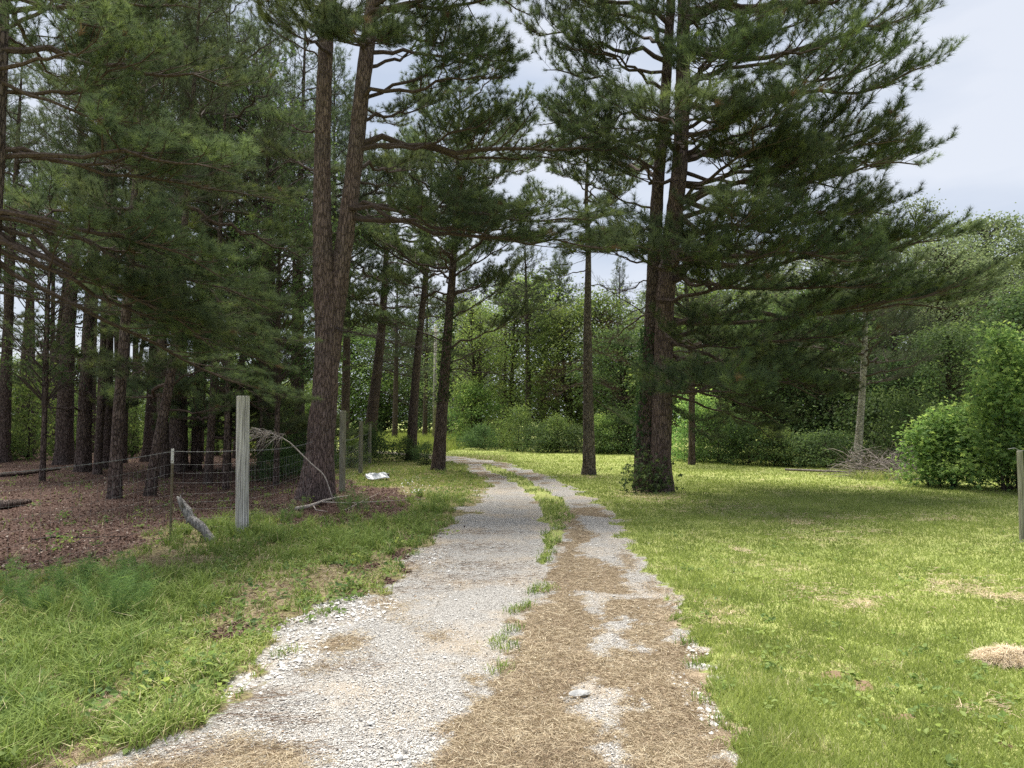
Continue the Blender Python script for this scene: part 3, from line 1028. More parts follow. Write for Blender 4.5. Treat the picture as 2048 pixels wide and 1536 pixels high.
bl(forked, fb, fp2, YF, [
    (282, 1000, 222, -0.6, "m", 0.9), (285, 1250, 300, 0.6, "l", 0.8), (290, 1150, 330, 1.5, "l", 0.7), (195, 1010, 150, -0.5, "m", .9), (200, 960, 110, 0.8, "m", .9),
    (415, 1215, 500, -2.2, "l", .62), (418, 1180, 440, -2.6, "l", .55), (412, 1050, 470, -2.0, "m", .7), (420, 1000, 440, -1.2, "m", .7), (100, 1010, 120, -0.8, "m", .9), (60, 900, -40, 0.3, "m", .9),
    (40, 1060, 30, 1.0, "m", 1.), (10, 1000, -60, -.5, "m", 1.), (90, 760, 60, -3.2, "m", .8), (60, 690, 70, -3.0, "m", .8), (160, 800, 250, 2.5, "m", .9), (330, 800, 330, 3.0, "m", .9),
    (240, 860, 200, 2.0, "m", .9), (440, 840, 470, 2.2, "d", 1.), (350, 860, 400, 1.4, "d", .8), (120, 860, 60, 1.5, "s", 1.)])
bl(forked, fb, fp1, YF, [
    (650, 880, 702, -0.8, "d", .5), (655, 800, 690, -0.3, "d", .5), (480, 600, 520, 1.0, "d", .7), (120, 520, 30, -0.5, "m", .9), (60, 560, 10, -1.6, "m", .9), (110, 620, 50, -2.6, "s", .9),
    (170, 560, 210, 0.8, "d", .6), (20, 480, -30, 0, "m", 1.), (360, 560, 330, 2.2, "m", .8), (250, 540, 230, 1.6, "m", .8), (540, 560, 620, .6, "d", .5)])
hero_fill(forked, fb, fp1, YF, 9.3, 16.5, 18, 1.8, 4.2, (0, 25), seed=5)
hero_fill(forked, fb, fp2, YF, 9.3, 16.5, 18, 1.8, 4.2, (0, 25), seed=6)

# ------------------------------------------------------------------ the pair of pines at the lawn
YR = 16.2
rp1 = path_px([(1290, 982), (1288, 900), (1300, 740), (1306, 620), (1311, 450), (1317, 350), (1327, 250), (1336, 100), (1342, 0)], YR + 0.25, 16.5)
rp2 = path_px([(1319, 984), (1321, 920), (1326, 740), (1330, 600), (1346, 450), (1358, 350), (1364, 250), (1366, 100), (1368, 0)], YR, 17.5)
rb = np.array([rp2[0][0], YR, 0.0])
pair = thing("pine_tree", "twin-stemmed large pine on the lawn right of the driveway with wide low branches", "tree", rb)
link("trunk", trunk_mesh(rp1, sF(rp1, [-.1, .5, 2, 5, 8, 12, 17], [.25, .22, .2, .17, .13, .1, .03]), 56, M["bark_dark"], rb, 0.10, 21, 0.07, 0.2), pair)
link("trunk", trunk_mesh(rp2, sF(rp2, [-.1, .5, 2, 5, 8, 12, 17], [.30, .235, .215, .21, .17, .13, .03]), 64, M["bark"], rb, 0.10, 27, 0.07, 0.2), pair)
bl(pair, rb, rp2, YR, [
    # right side, from the lowest up
    (770, 1560, 850, -0.6, "m", .9), (790, 1545, 880, 0.1, "m", .8), (745, 1640, 800, -1.2, "m", 1.), (760, 1500, 790, -2.5, "m", .9), (800, 1420, 870, -1.2, "s", .9), (700, 1680, 720, 0.6, "l", .8),
    (690, 1660, 790, -0.5, "m", .85), (670, 1700, 660, -1.6, "m", .9), (640, 1960, 560, -1.0, "l", .62), (645, 1900, 620, .3, "l", .7), 
    (560, 1880, 480, 0.3, "l", .75), (540, 1800, 560, -1.6, "l", .8), (500, 1830, 470, -0.2, "l", .8), (480, 1780, 430, .5, "l", .85), (460, 1700, 380, -1.2, "m", 1.), (440, 1740, 520, -2.0, "m", 1.),
    (400, 1840, 330, 0.5, "l", .8), (410, 1740, 420, -1.2, "m", 1.), (380, 1800, 280, -0.8, "l", .8), (330, 1760, 240, .3, "m", 1.), (300, 1860, 130, -0.4, "l", .85), (310, 1780, 330, .8, "m", 1.),
    (250, 1790, 100, 0.8, "m", 1.), (240, 1700, 90, -1.5, "m", 1.), (200, 1840, 20, 0.2, "l", .85), (180, 1740, -30, .3, "m", 1.), (150, 1800, -60, -0.6, "m", 1.), (350, 1620, 300, -2.5, "m", 1.),
    (270, 1560, 180, -2.5, "m", 1.), (190, 1500, 90, -2.5, "m", 1.), (360, 1450, 230, -3.5, "m", 1.), (300, 1350, 250, -4.2, "m", .9), (260, 1420, 120, -3.2, "m", 1.), (420, 1280, 290, -2.8, "m", .9),
    (560, 1480, 560, -3.5, "m", .9), (520, 1400, 500, -3.8, "m", .8), (600, 1460, 640, -3.2, "m", .8), (660, 1500, 690, -3.0, "m", .8), (480, 1330, 510, -3.6, "s", 1.), (720, 1460, 760, -2.4, "m", .8),
    (100, 1420, 20, -3.0, "m", 1.), (60, 1560, -40, -1.5, "m", 1.), (120, 1650, 10, .5, "m", 1.)])
bl(pair, rb, rp1, YR + .25, [
    (430, 1150, 360, 0.2, "m", .9), (470, 1200, 420, 1.0, "m", .8), (520, 1190, 490, -1.2, "s", .9), (380, 1130, 280, -1.0, "m", 1.), (340, 1080, 250, 0.4, "m", 1.), (300, 1120, 200, -1.8, "m", 1.),
    (240, 1090, 140, 0.5, "m", 1.), (200, 1130, 90, -1.2, "m", 1.), (150, 1060, 50, .6, "m", 1.), (100, 1120, -10, -1.0, "m", 1.), (60, 1040, -20, .4, "m", 1.), (350, 1240, 300, 3.2, "m", .9),
    (560, 1210, 600, .4, "d", .9), (640, 1190, 560, 0.6, "d", .6), (600, 1230, 650, -.6, "d", .7), (180, 1200, 30, 2.0, "m", 1.), (450, 1220, 470, 2.2, "m", .8), (620, 1210, 700, 1.6, "b", .8)])
hero_fill(pair, rb, rp2, YR, 2.3, 9.5, 14, 3.0, 4.6, (-4, 12), az=[(-15, 60), (-90, -40)], seed=8, fat=.9)
hero_fill(pair, rb, rp2, YR, 9.5, 17, 15, 1.8, 3.6, (5, 25), az=[(-170, 40)], seed=9)
hero_fill(pair, rb, rp1, YR, 8, 16, 8, 2.2, 4.4, (5, 25), az=[(110, 260)], seed=10)

# ------------------------------------------------------------------ other pines with branches of their own
def hero(label, pts, Y, rad, top, bark="bark_dark", ns=28, group=None, name="pine_tree", flare=0.25):
    pth = path_px(pts, Y, top)
    b_ = np.array([pth[0][0], Y, 0.0])
    t = thing(name, label, "tree", b_, group)
    hs = [q[2] for q in pth]
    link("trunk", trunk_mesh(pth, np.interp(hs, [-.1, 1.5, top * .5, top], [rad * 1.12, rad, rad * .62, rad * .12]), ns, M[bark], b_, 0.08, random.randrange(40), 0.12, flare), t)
    return t, b_, pth


Y1 = 22.6
t1, b1, p1 = hero("ivy-covered pine standing at the left edge of the driveway where it bends", [(877, 944), (882, 850), (893, 700), (904, 560), (911, 450), (914, 350), (918, 240)], Y1, .19, 12.5)
bl(t1, b1, p1, Y1, [(700, 1060, 620, 0, "m", .8), (640, 1010, 560, -1.0, "m", .8), (720, 1010, 690, .8, "d", .9), (600, 1040, 530, .8, "m", .8), (560, 1060, 480, 0, "m", .8), (500, 1000, 400, -.4, "m", .8),
                    (690, 760, 640, 0, "m", .8), (610, 780, 560, -1, "m", .8), (560, 760, 480, .8, "m", .8), (520, 800, 420, -.6, "s", 1.), (470, 790, 360, .4, "m", .8), (420, 990, 330, 0, "m", .9),
                    (400, 820, 300, .3, "m", .9), (350, 970, 250, -.4, "s", 1.1), (740, 1020, 760, -.6, "d", .7), (450, 940, 420, -2.8, "m", .8), (520, 880, 500, -2.8, "m", .8)])
hero_fill(t1, b1, p1, Y1, 5.5, 12.3, 30, 1.6, 3.4, (15, 40), seed=12)
Y2 = 28.5
t2, b2, p2 = hero("slim dark pine trunk between the forked pine and the ivy-covered one, beside the driveway", [(823, 920), (826, 830), (836, 700), (851, 560), (858, 450)], Y2, .19, 13)
bl(t2, b2, p2, Y2, [(740, 740, 720, 0, "d", .8), (700, 930, 720, .4, "m", .7), (660, 740, 640, -.4, "m", .7), (620, 930, 600, 0, "m", .7), (780, 900, 800, 0, "d", .6), (580, 760, 540, .3, "m", .8)])
hero_fill(t2, b2, p2, Y2, 6.5, 12.8, 28, 1.8, 3.6, (5, 30), seed=13)
Y3 = 34
t3, b3, p3 = hero("leaning pine behind the row of wooden posts, left of the slim dark pine", [(737, 907), (742, 850), (755, 740), (764, 650), (770, 560)], Y3, .28, 14.5)
bl(t3, b3, p3, Y3, [(740, 850, 770, 0, "d", .9), (700, 860, 690, .4, "m", .7), (720, 690, 740, -.4, "m", .7), (780, 840, 830, 0, "d", .8), (660, 680, 640, 0, "m", .8)])
hero_fill(t3, b3, p3, Y3, 6, 14, 30, 2.0, 4.0, (0, 30), seed=14)
Y4 = 21.0
t4, b4, p4 = hero("straight grey-barked pine standing alone on the lawn between driveway bend and twin pine", [(1178, 949), (1178, 900), (1176, 780), (1175, 640), (1177, 500), (1172, 400), (1176, 300)], Y4, .165, 10.5, "bark_grey", 36)
bl(t4, b4, p4, Y4, [(740, 1085, 770, -.5, "b", .9), (765, 1100, 800, .5, "b", .9), (720, 1110, 750, -.2, "b", .9), (790, 1260, 850, 0, "m", .6), (760, 1240, 800, -.6, "b", .8), (570, 1280, 590, 0, "d", .6),
                    (640, 1110, 680, 0, "d", .6), (650, 1250, 610, 0, "d", .8), (380, 1290, 440, 0, "m", .6), (330, 1090, 300, 0, "s", 1.), (300, 1230, 250, .3, "s", 1.), (520, 1100, 540, .3, "m", .5),
                    (450, 1270, 360, .6, "s", 1.), (540, 1090, 560, -.4, "s", .8), (700, 1250, 730, .6, "b", .7)])
hero_fill(t4, b4, p4, Y4, 7.5, 10.3, 14, 1.0, 2.4, (5, 35), seed=15)

# off to the left, its trunk just at the frame's edge, its long branches reach into view
Y5 = 8.2
t5, b5, p5 = hero("pine at the left edge whose long low branches hang before the woods", [(-60, 1115), (-45, 800), (-30, 500), (-12, 200), (-2, 0)], Y5, .19, 12, "bark_dark", 40)
bl(t5, b5, p5, Y5, [(185, 330, 85, 0, "m", .75), (190, 240, 180, .6, "m", .7), (150, 200, 60, -.6, "s", .9), (170, 380, 270, .9, "m", .7), (295, 400, 290, .4, "m", .75), (300, 560, 400, 1.2, "l", .6), (310, 470, 350, -.2, "m", .7),
                    (420, 330, 470, .2, "m", .8), (425, 540, 620, .9, "l", .6), (430, 450, 560, 0.2, "m", .8), (440, 400, 640, .4, "m", .75), (445, 560, 680, 1.6, "l", .6), (470, 540, 730, 1.3, "l", .6), (480, 430, 700, .6, "m", .75), (460, 330, 610, .5, "m", .8), (500, 560, 790, 2.2, "l", .55), (568, 300, 650, .4, "d", .55), (690, 200, 735, 0.3, "d", .45),
                    (560, 200, 620, 1.0, "d", .5), (60, 260, -40, .3, "m", 1.), (20, 400, 20, 1.0, "m", .9), (0, 330, 130, 1.6, "m", .9), (430, 350, 520, 1.8, "m", .8), (100, 480, 160, 2.0, "m", .8), (80, 150, 120, 1.4, "m", .8)])
hero_fill(t5, b5, p5, Y5, 6.4, 11.8, 12, 1.6, 3.2, (0, 25), az=[(60, 200)], seed=16)

# ------------------------------------------------------------------ the woods behind the wire fence
# base px, base py, upper points, width in px at chest height, tree height, crown start, crown mesh, label
EXTRA = {298: (10, 1.8, 7), 355: (15, 1.4, 8), 392: (15, 1.2, 7), 416: (14, 1.2, 6), 453: (16, 1.2, 7), 524: (18, 1.2, 8), 556: (18, 1.2, 9), 600: (18, 4.5, 12), 585: (10, 5, 13), 166: (9, 2.6, 7.5), 128: (9, 3, 8.5), 228: (5, 3.6, 6), 38: (5, 4, 8), 6: (4, 4, 8)}
WOOD = [
    (6, 925, [(14, 700), (20, 560)], 22, 16, 8.3, 0, "thick pine at the far left behind the fence, half cut by the picture's edge"),
    (38, 897, [(52, 720), (62, 560)], 22, 16, 8.3, 1, "leaning dark pine second from the left edge in the woods"),
    (106, 905, [(116, 700), (140, 480)], 17, 15, 7.8, 2, "dark pine hard against the left flank of the stoutest woodland trunk"),
    (128, 928, [(134, 700), (150, 480), (160, 300)], 30, 17, 8.8, 0, "stoutest upright pine trunk in the left part of the woods"),
    (166, 942, [(174, 700), (188, 450)], 25, 15, 7.8, 1, "rough upright pine just right of the stoutest woodland trunk"),
    (184, 906, [(188, 700), (196, 500)], 12, 14, 7.3, 3, "thin pine half hidden behind the rough upright trunk"),
    (197, 942, [(204, 820), (216, 700), (232, 540)], 10, 13, 5.7, 3, "thin sapling pine leaning right, behind the near dark trunk by the fence"),
    (228, 997, [(236, 840), (247, 700), (262, 500)], 22, 13, 6.2, 1, "near dark trunk standing just behind the wire mesh, left of the steel post"),
    (250, 906, [(262, 820), (280, 720), (300, 600)], 10, 13, 6.2, 3, "thin dark trunk leaning strongly right in front of bright undergrowth"),
    (300, 922, [(306, 800), (312, 650), (318, 480)], 26, 15, 7.8, 2, "dark upright pine behind the crooked leaning trunk near the steel post"),
    (298, 992, [(312, 900), (335, 790), (352, 690), (362, 560)], 19, 13, 5.7, 3, "crooked dark trunk leaning right, left of the steel post"),
    (355, 944, [(358, 800), (358, 600), (362, 450)], 33, 16, 8.3, 0, "stout dark pine seen just right of the steel fence post"),
    (392, 942, [(396, 800), (400, 600)], 16, 14, 7.3, 1, "dark slim pine midway between the steel post and the big wooden post"),
    (416, 967, [(424, 830), (432, 650)], 14, 13, 6.2, 2, "near slender trunk in deep shade left of the wooden fence post"),
    (453, 943, [(458, 800), (466, 600)], 14, 13, 6.8, 3, "dark trunk directly left of the pale wooden fence post"),
    (524, 935, [(522, 800), (512, 500), (506, 200)], 15, 15, 7.8, 0, "straight dark pine just right of the pale wooden fence post"),
    (556, 940, [(552, 800), (544, 500), (538, 200)], 14, 15, 7.8, 1, "dark pine between the wooden fence post and the forked pine"),
    (600, 925, [(598, 700), (600, 400), (608, 150), (612, 0)], 20, 18, 9.4, 1, "tall straight pine rising close behind the left stem of the forked pine"),
    (585, 905, [(588, 700), (588, 400), (590, 100)], 11, 18, 9.4, 3, "thin pale-stemmed pine with high foliage left of the tall straight one"),
]
GRP_W = "pines of the fenced woods"
for (bx, by, ups, wpx, H, zc, k, lab) in WOOD:
    Y = float(G(bx, by)[1])
    rad = wpx / F_PX * Y / 2
    pth = path_px([(bx, by)] + ups, Y, H)
    hs = pth[:, 2]
    rr_ = np.interp(hs, [-.1, 1.5, H * .5, H], [rad * 1.15, rad, rad * .65, rad * .1])
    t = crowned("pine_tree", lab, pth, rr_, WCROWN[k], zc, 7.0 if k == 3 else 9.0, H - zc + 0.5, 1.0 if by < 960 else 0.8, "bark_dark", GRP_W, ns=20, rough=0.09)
    b_ = np.array([pth[0][0], pth[0][1], 0.0])
    rr = random.Random(bx)
    if bx in EXTRA:
        en, ea, eb = EXTRA[bx]
        hero_fill(t, b_, pth, Y, ea, eb, en, 1.3, 2.7, (-26, 10), seed=bx)
    for q in range(4):                          # bare lower branches
        z = rr.uniform(1.6, zc + 1)
        a = rr.uniform(0, 6.28)
        p0 = at_z(pth, z)
        ln = rr.uniform(1.0, 2.2)
        put_bough(t, b_, p0, p0 + ln * np.array([math.cos(a), math.sin(a), rr.uniform(-.1, .35)]), "d", fat=0.9)

# deeper trees, a shared look
def near_what(px):
    marks = [(5, "at the picture's left edge"), (70, "between the leaning and the stoutest trunk"), (130, "behind the stoutest woodland trunk"), (180, "behind the rough upright trunk"),
             (240, "by the near dark trunk at the mesh"), (295, "by the crooked leaning trunk"), (345, "behind the steel post"), (400, "right of the steel post"), (450, "just left of the wooden post"),
             (495, "just right of the wooden post"), (550, "between wooden post and forked pine"), (640, "behind the forked pine")]
    return min(marks, key=lambda q: abs(q[0] - px))[1]


rr = random.Random(44)
depth_trees = []
for i in range(26):
    for _ in range(40):
        px = rr.uniform(-420, 600)
        Y = rr.uniform(20, 40)
        x = (px - 1024) / F_PX * Y
        if all((x - a) ** 2 + (Y - b) ** 2 > 3.4 for a, b in depth_trees):
            break
    depth_trees.append((x, Y))
    H = rr.uniform(15, 19)
    rad = rr.uniform(.09, .2)
    ln_ = rr.uniform(-.06, .06)
    pth = np.array([[x, Y, -.08], [x + ln_ * 4, Y, 4], [x + ln_ * 10, Y + rr.uniform(-.4, .4), 10], [x + ln_ * 14, Y, H]])
    zc = rr.uniform(9.0, 12.0)
    crowned("pine_tree", ("stouter" if rad > .145 else "slender") + " pine deep in the woods, " + near_what(px) + (", farther back" if Y > 31 else "") if px > -20 else "pine of the woods beyond the picture's left edge", pth, np.interp(pth[:, 2], [-.1, 1.5, H * .5, H], [rad * 1.15, rad, rad * .65, rad * .1]),
            WCROWN[i % 4], zc, 7.0 if i % 4 == 3 else 9.0, H - zc + .4, rr.uniform(.8, 1.1), "bark_dark", "pines deep in the woods", ns=10)

# leafy trees inside and behind the woods
def leafy(label, px, py, kind, k, H, wid=1.0, trunk=0.08, group=None, z0=0.3, name="broadleaf_tree", bark="bark_dark", Y=None, lean=0.0):
    if Y is None:
        g = G(px, py)
        x, Y = float(g[0]), float(g[1])
    else:
        x = (px - 1024) / F_PX * Y
    pr = LCROWN[kind][k]
    H0 = {"mid": (7.5, 7.0), "dark": (6.0, 6.5), "grey": (8.0, 9.0), "yellow": (7.0,), "sparse": (7.0,)}[kind][k]
    pth = np.array([[x, Y, -.08], [x + lean * .4, Y, H * .4], [x + lean, Y, H * .92]])
    return crowned(name, label, pth, [trunk * 1.2, trunk, trunk * .2], pr, z0, H0, H - z0, wid * (H - z0) / H0, bark, group, ns=8)


def bush(label, px, py, kind, k, s=1.0, group=None, name="bush", sz=None, mat=None):
    g = G(px, py)
    b_ = np.array([g[0], g[1], 0.0])
    t = thing(name, label, "bush", b_, group, random.uniform(0, 6.28), None, (s, s, sz or s * random.uniform(.7, 1.35)))
    pr = BUSH[kind][k]
    link("stems", pr[0], t)
    link("foliage", pr[1], t)
    return t


for (px, Y, H, wd_, lab) in [(555, 17.5, 7.0, .55, "leafy sapling with fine green leaves left of the forked pine"), (455, 16.5, 5.5, .5, "dark leafy sapling hanging over the wooden fence post"),
                              (525, 20, 12, .5, "tall loose-leaved tree filling the gap left of the forked pine's stems"), (90, 19, 8, .5, "dark leafy tree amid the trunks at the far left")]:
    leafy(lab, px, 0, "sparse", 0, H, wd_ * 1.5, .06, "leafy saplings in the woods", z0=2.0, Y=Y)
for i in range(13):
    px = -120 + i * 62 + rr.uniform(-20, 20)
    Y = rr.uniform(43, 52)
    leafy("sunlit leafy tree beyond the woods, " + near_what(px), px, 0, "mid", i % 2, rr.uniform(4.0, 6.5), 1.3, .12, "sunlit trees beyond the woods", Y=Y)
for i in range(20):
    px = -100 + i * 38 + rr.uniform(-15, 15)
    py = rr.uniform(893, 922)
    bush("low " + ("green" if i % 3 else "bright") + " bush in the woods, " + near_what(px), px, py, "mid" if i % 3 else "bright", i % 2, rr.uniform(.6, 1.25), "understorey bushes in the woods")

# ------------------------------------------------------------------ tree line beyond the lawn
GT = "trees of the line beyond the lawn"
tl = [
    # px, Y, H, kind, k, width, label
    (760, 78, 13, "dark", 0, 1.2, "dark rounded tree at the meadow's far side, left of the pole"),
    (690, 74, 12, "mid", 0, 1.2, "broad green tree at the far left end of the meadow"),
    (830, 82, 12, "mid", 1, 1.3, "green tree behind the meadow, seen right of the slim dark pine"),
    (900, 72, 9, "dark", 1, 1.4, "dark low-branched tree behind the meadow near the grey pole"),
    (950, 60, 11, "grey", 0, 1.0, "grey-green tree behind the bright sapling at the meadow's end"),
    (1010, 48, 11, "yellow", 0, 1.1, "yellow-green open tree above the driveway's bend"),
    (960, 44, 9, "yellow", 0, 1.0, "yellow-green tree right of the ivy-covered pine"),
    (1090, 52, 12, "mid", 0, 1.1, "full green tree left of the straight grey pine"),
    (1140, 42, 8, "mid", 1, 1.1, "green tree close behind the straight grey pine"),
    (1215, 42, 9, "mid", 0, 1.0, "light green tree filling the gap between grey pine and twin pine"),
    (1250, 36, 6, "dark", 0, 1.0, "dark tree directly left of the twin pine's foot"),
    (1400, 34, 8, "mid", 1, 1.1, "green tree right behind the twin pine"),
    (1470, 31, 6, "dark", 1, 1.1, "dark glossy-leaved tree under the twin pine's lowest branches"),
    (1560, 29, 6, "dark", 0, 1.1, "dark spreading tree behind the brightest strip of lawn"),
    (1640, 30, 7, "dark", 1, 1.1, "dark tree left of the pale leaning trunk"),
    (1530, 40, 10, "grey", 0, 1.0, "grey-green tree standing behind the spreading dark ones"),
    (1660, 37, 11, "grey", 0, 1.2, "large grey-green willow-like tree rising behind the twin pine's branch tips"),
    (1780, 35, 10.5, "grey", 0, 1.25, "soft grey-green tree right of the pale leaning trunk"),
    (1865, 37, 11, "grey", 0, 1.15, "tall fine-leaved tree left of the rounded pine top"),
    (1840, 42, 14.5, "grey", 1, .75, "sparse poplar top reaching above the others into the sky"),
    (1910, 46, 14.5, "grey", 1, .65, "thin feathery poplar top right of the first one"),
    (1740, 44, 14.5, "grey", 1, .8, "pale feathery tree peeping out behind the twin pine's right side"),
    (1900, 27, 5.0, "dark", 0, 1.1, "dark undergrowth tree behind the bright bush"),
    (1800, 27, 4.0, "dark", 1, 1.1, "dark low tree behind the brush pile"),
    (2080, 30, 7, "dark", 0, 1.1, "dark tree at the right edge behind the bright bush"),
]
for (px, Y, H, kd, k, wd_, lab) in tl:
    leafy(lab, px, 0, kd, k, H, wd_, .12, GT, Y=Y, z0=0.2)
# pines in that line
tp = [
    (1055, 42, 13, 6.0, 1, .16, 1.0, "slim straight pine behind the driveway's bend, vines at its foot"),
    (1113, 50, 13, 5.5, 3, .14, 1.0, "thin pine between the slim straight one and the grey-barked pine"),
    (690, 38, 18, 6.0, 1, .22, 1.1, "tall pine seen through the fork of the big forked pine"),
    (665, 30, 17, 8.0, 2, .16, 1.0, "slim pine close behind the fork of the big forked pine"),
    (2130, 42, 12.5, 3.0, 0, .25, 1.2, "pine just beyond the right edge of the lawn's tree line"),
    (1382, 25.5, 8.5, 3.0, 3, .11, .8, "thin pine trunk right of the twin pine, its foot in the grass"),
    (1790, 31, 9.5, 3.2, 1, .2, .9, "shaded pine trunk above the brush pile"),
    (1450, 46, 12.5, 4.5, 0, .2, 1.0, "dark pine far behind the twin pine"),
    (1240, 58, 14, 5, 1, .2, 1.0, "distant pine seen left of the twin pine's stems"),
    (1000, 62, 14, 5, 0, .2, 1.0, "distant pine behind the yellow-green tree"),
    (930, 66, 14.5, 5, 2, .2, 1.0, "distant pine behind the ivy-covered pine"),
    (850, 62, 15, 5, 1, .2, 1.0, "distant pine showing between the two driveway pines"),
    (790, 56, 14.5, 5, 0, .2, 1.0, "distant pine right of the leaning pine"),
    (1580, 48, 12.0, 4, 2, .2, 1.1, "dark pine behind the grey-green trees"),
]
for (px, Y, H, zc, k, rad, wd_, lab) in tp:
    x = (px - 1024) / F_PX * Y
    pth = np.array([[x, Y, -.08], [x + .05, Y, 4], [x + rr.uniform(-.3, .3), Y, H]])
    crowned("pine_tree", lab, pth, [rad * 1.1, rad, rad * .12], PCROWN[k], zc, 7.0 if k == 3 else 9.0, H - zc + .3, wd_, "bark_dark", GT, ns=12)
RCROWN = leafy_crown(29, 7.5, 3.4, 330, 70, .13, "leaf_grey", 0.05, cr=.36, flat=.4, gaps=.9, tint=.55)
for (px, Y, H, wd_, z0, lab) in [(1985, 41, 13.0, 1.25, 2.5, "rounded pine top standing against the sky at the right"), (2060, 46, 13.6, 1.3, 2.0, "broad round-headed pine at the right edge above the bright bush"), (1930, 52, 13.0, 1.2, 3.0, "rounded pine crown half hidden behind the feathery poplar"),
                             (1500, 50, 11, 1.3, 2.0, "broad round-headed pine behind the twin pine"), (1330, 55, 11.5, 1.3, 2.0, "round-headed pine far behind the twin pine's stems")]:
    x = (px - 1024) / F_PX * Y
    crowned("pine_tree", lab, np.array([[x, Y, -.08], [x + .1, Y, 5], [x, Y, H * .95]]), [.26, .22, .04], RCROWN, z0, 7.5, H - z0, wd_, "bark_dark", GT, ns=12)
# the pale leaning trunk
pth = path_px([(1712, 943), (1716, 900), (1720, 850), (1730, 700)], 22.8, 8.5)
crowned("pine_tree", "pale leaning trunk at the right end of the lawn beside the brush pile", pth, [.17, .13, .11, .09, .02], PCROWN[3], 2.6, 7.0, 6.2, 0.9, "bark_pale", GT, ns=20)

# far-off woods that close the view
rng = np.random.default_rng(77)
n = 46000
sel = rng.random(n) < .6
xx = np.where(sel, rng.uniform(-110, 75, n), rng.uniform(6, 70, n))
yy = np.where(sel, 104 + rng.uniform(0, 12, n), 62 + rng.uniform(0, 8, n) + .15 * xx)
top = (6.0 + 4.0 * fbm(xx, np.zeros(n), 9, 33) + 2.0 * (vn(xx, np.zeros(n), 2.2, 36) - .5)) * np.where(sel, 1.0, .8)
zz_ = top * rng.random(n) ** .8
O = np.column_stack([xx, yy, zz_])
V_, F_, c_ = leaves(O, rng.uniform(.35, .8, n), rng, np.clip(.35 + .5 * (vn(xx, zz_, 1.6, 37) - .5) + .2 * zz_ / top + rng.normal(0, .1, n), 0, 1), .4, "oval")
link("far_woods", make_mesh("far_woods", V_, F_, M["leaf_dark"], c_), kind="stuff")

# bushes along the far edge
bs = [(945, 893, "bright", 0, .95, "bright young sweetgum bush where the meadow meets the lawn"), (1000, 897, "mid", 0, .8, "rounded green bush next to the bright young bush"), (1035, 902, "mid", 1, .8, "green bush at the foot of the slim straight pine"),
      (1075, 904, "dark", 1, .8, "dark bush right of the slim pine's foot"), (1115, 905, "mid", 1, .7, "green bush left of the straight grey pine's trunk"), (1150, 906, "dark", 1, .8, "dark bush just behind the grey-barked pine"),
      (1200, 907, "bright", 0, .7, "green bush just right of the grey-barked pine"), (1240, 908, "dark", 0, .8, "dark bush left of the twin pine's leafy foot"), (970, 900, "dark", 1, .55, "small dark bush at the lawn's far edge"),
      (1390, 922, "bright", 0, .75, "pale green bush beside the thin pine trunk"), (1440, 926, "dark", 0, .8, "dark bush right of the thin pine trunk"), (1495, 929, "dark", 1, .85, "dark bush behind the brightest strip of lawn"),
      (1550, 932, "mid", 1, .8, "paler green bush left of the young maple-like sprouts"), (1600, 934, "dark", 1, .85, "large-leaved dark bush at the lawn's shaded rim"), (1655, 936, "dark", 0, .85, "dark bush left of the pale leaning trunk"),
      (1760, 930, "dark", 1, .95, "dark bush behind the brush pile"), (1820, 938, "dark", 0, .95, "dark bush between brush pile and bright bush"),
      (725, 925, "dark", 1, .62, "bush grown around the far wooden fence posts"), (700, 935, "mid", 1, .5, "small leafy bush at the second wooden post"), (745, 915, "mid", 0, .5, "low bush at the foot of the leaning pine"),
      (610, 945, "dark", 0, .6, "dark bush behind the forked pine"), (560, 958, "dark", 1, .4, "small shaded bush near the forked pine")]
for (px, py, kd, k, s, lab) in bs:
    bush(lab, px, py, kd, k, s * random.uniform(.75, 1.25), "bushes along the edges of lawn and woods")

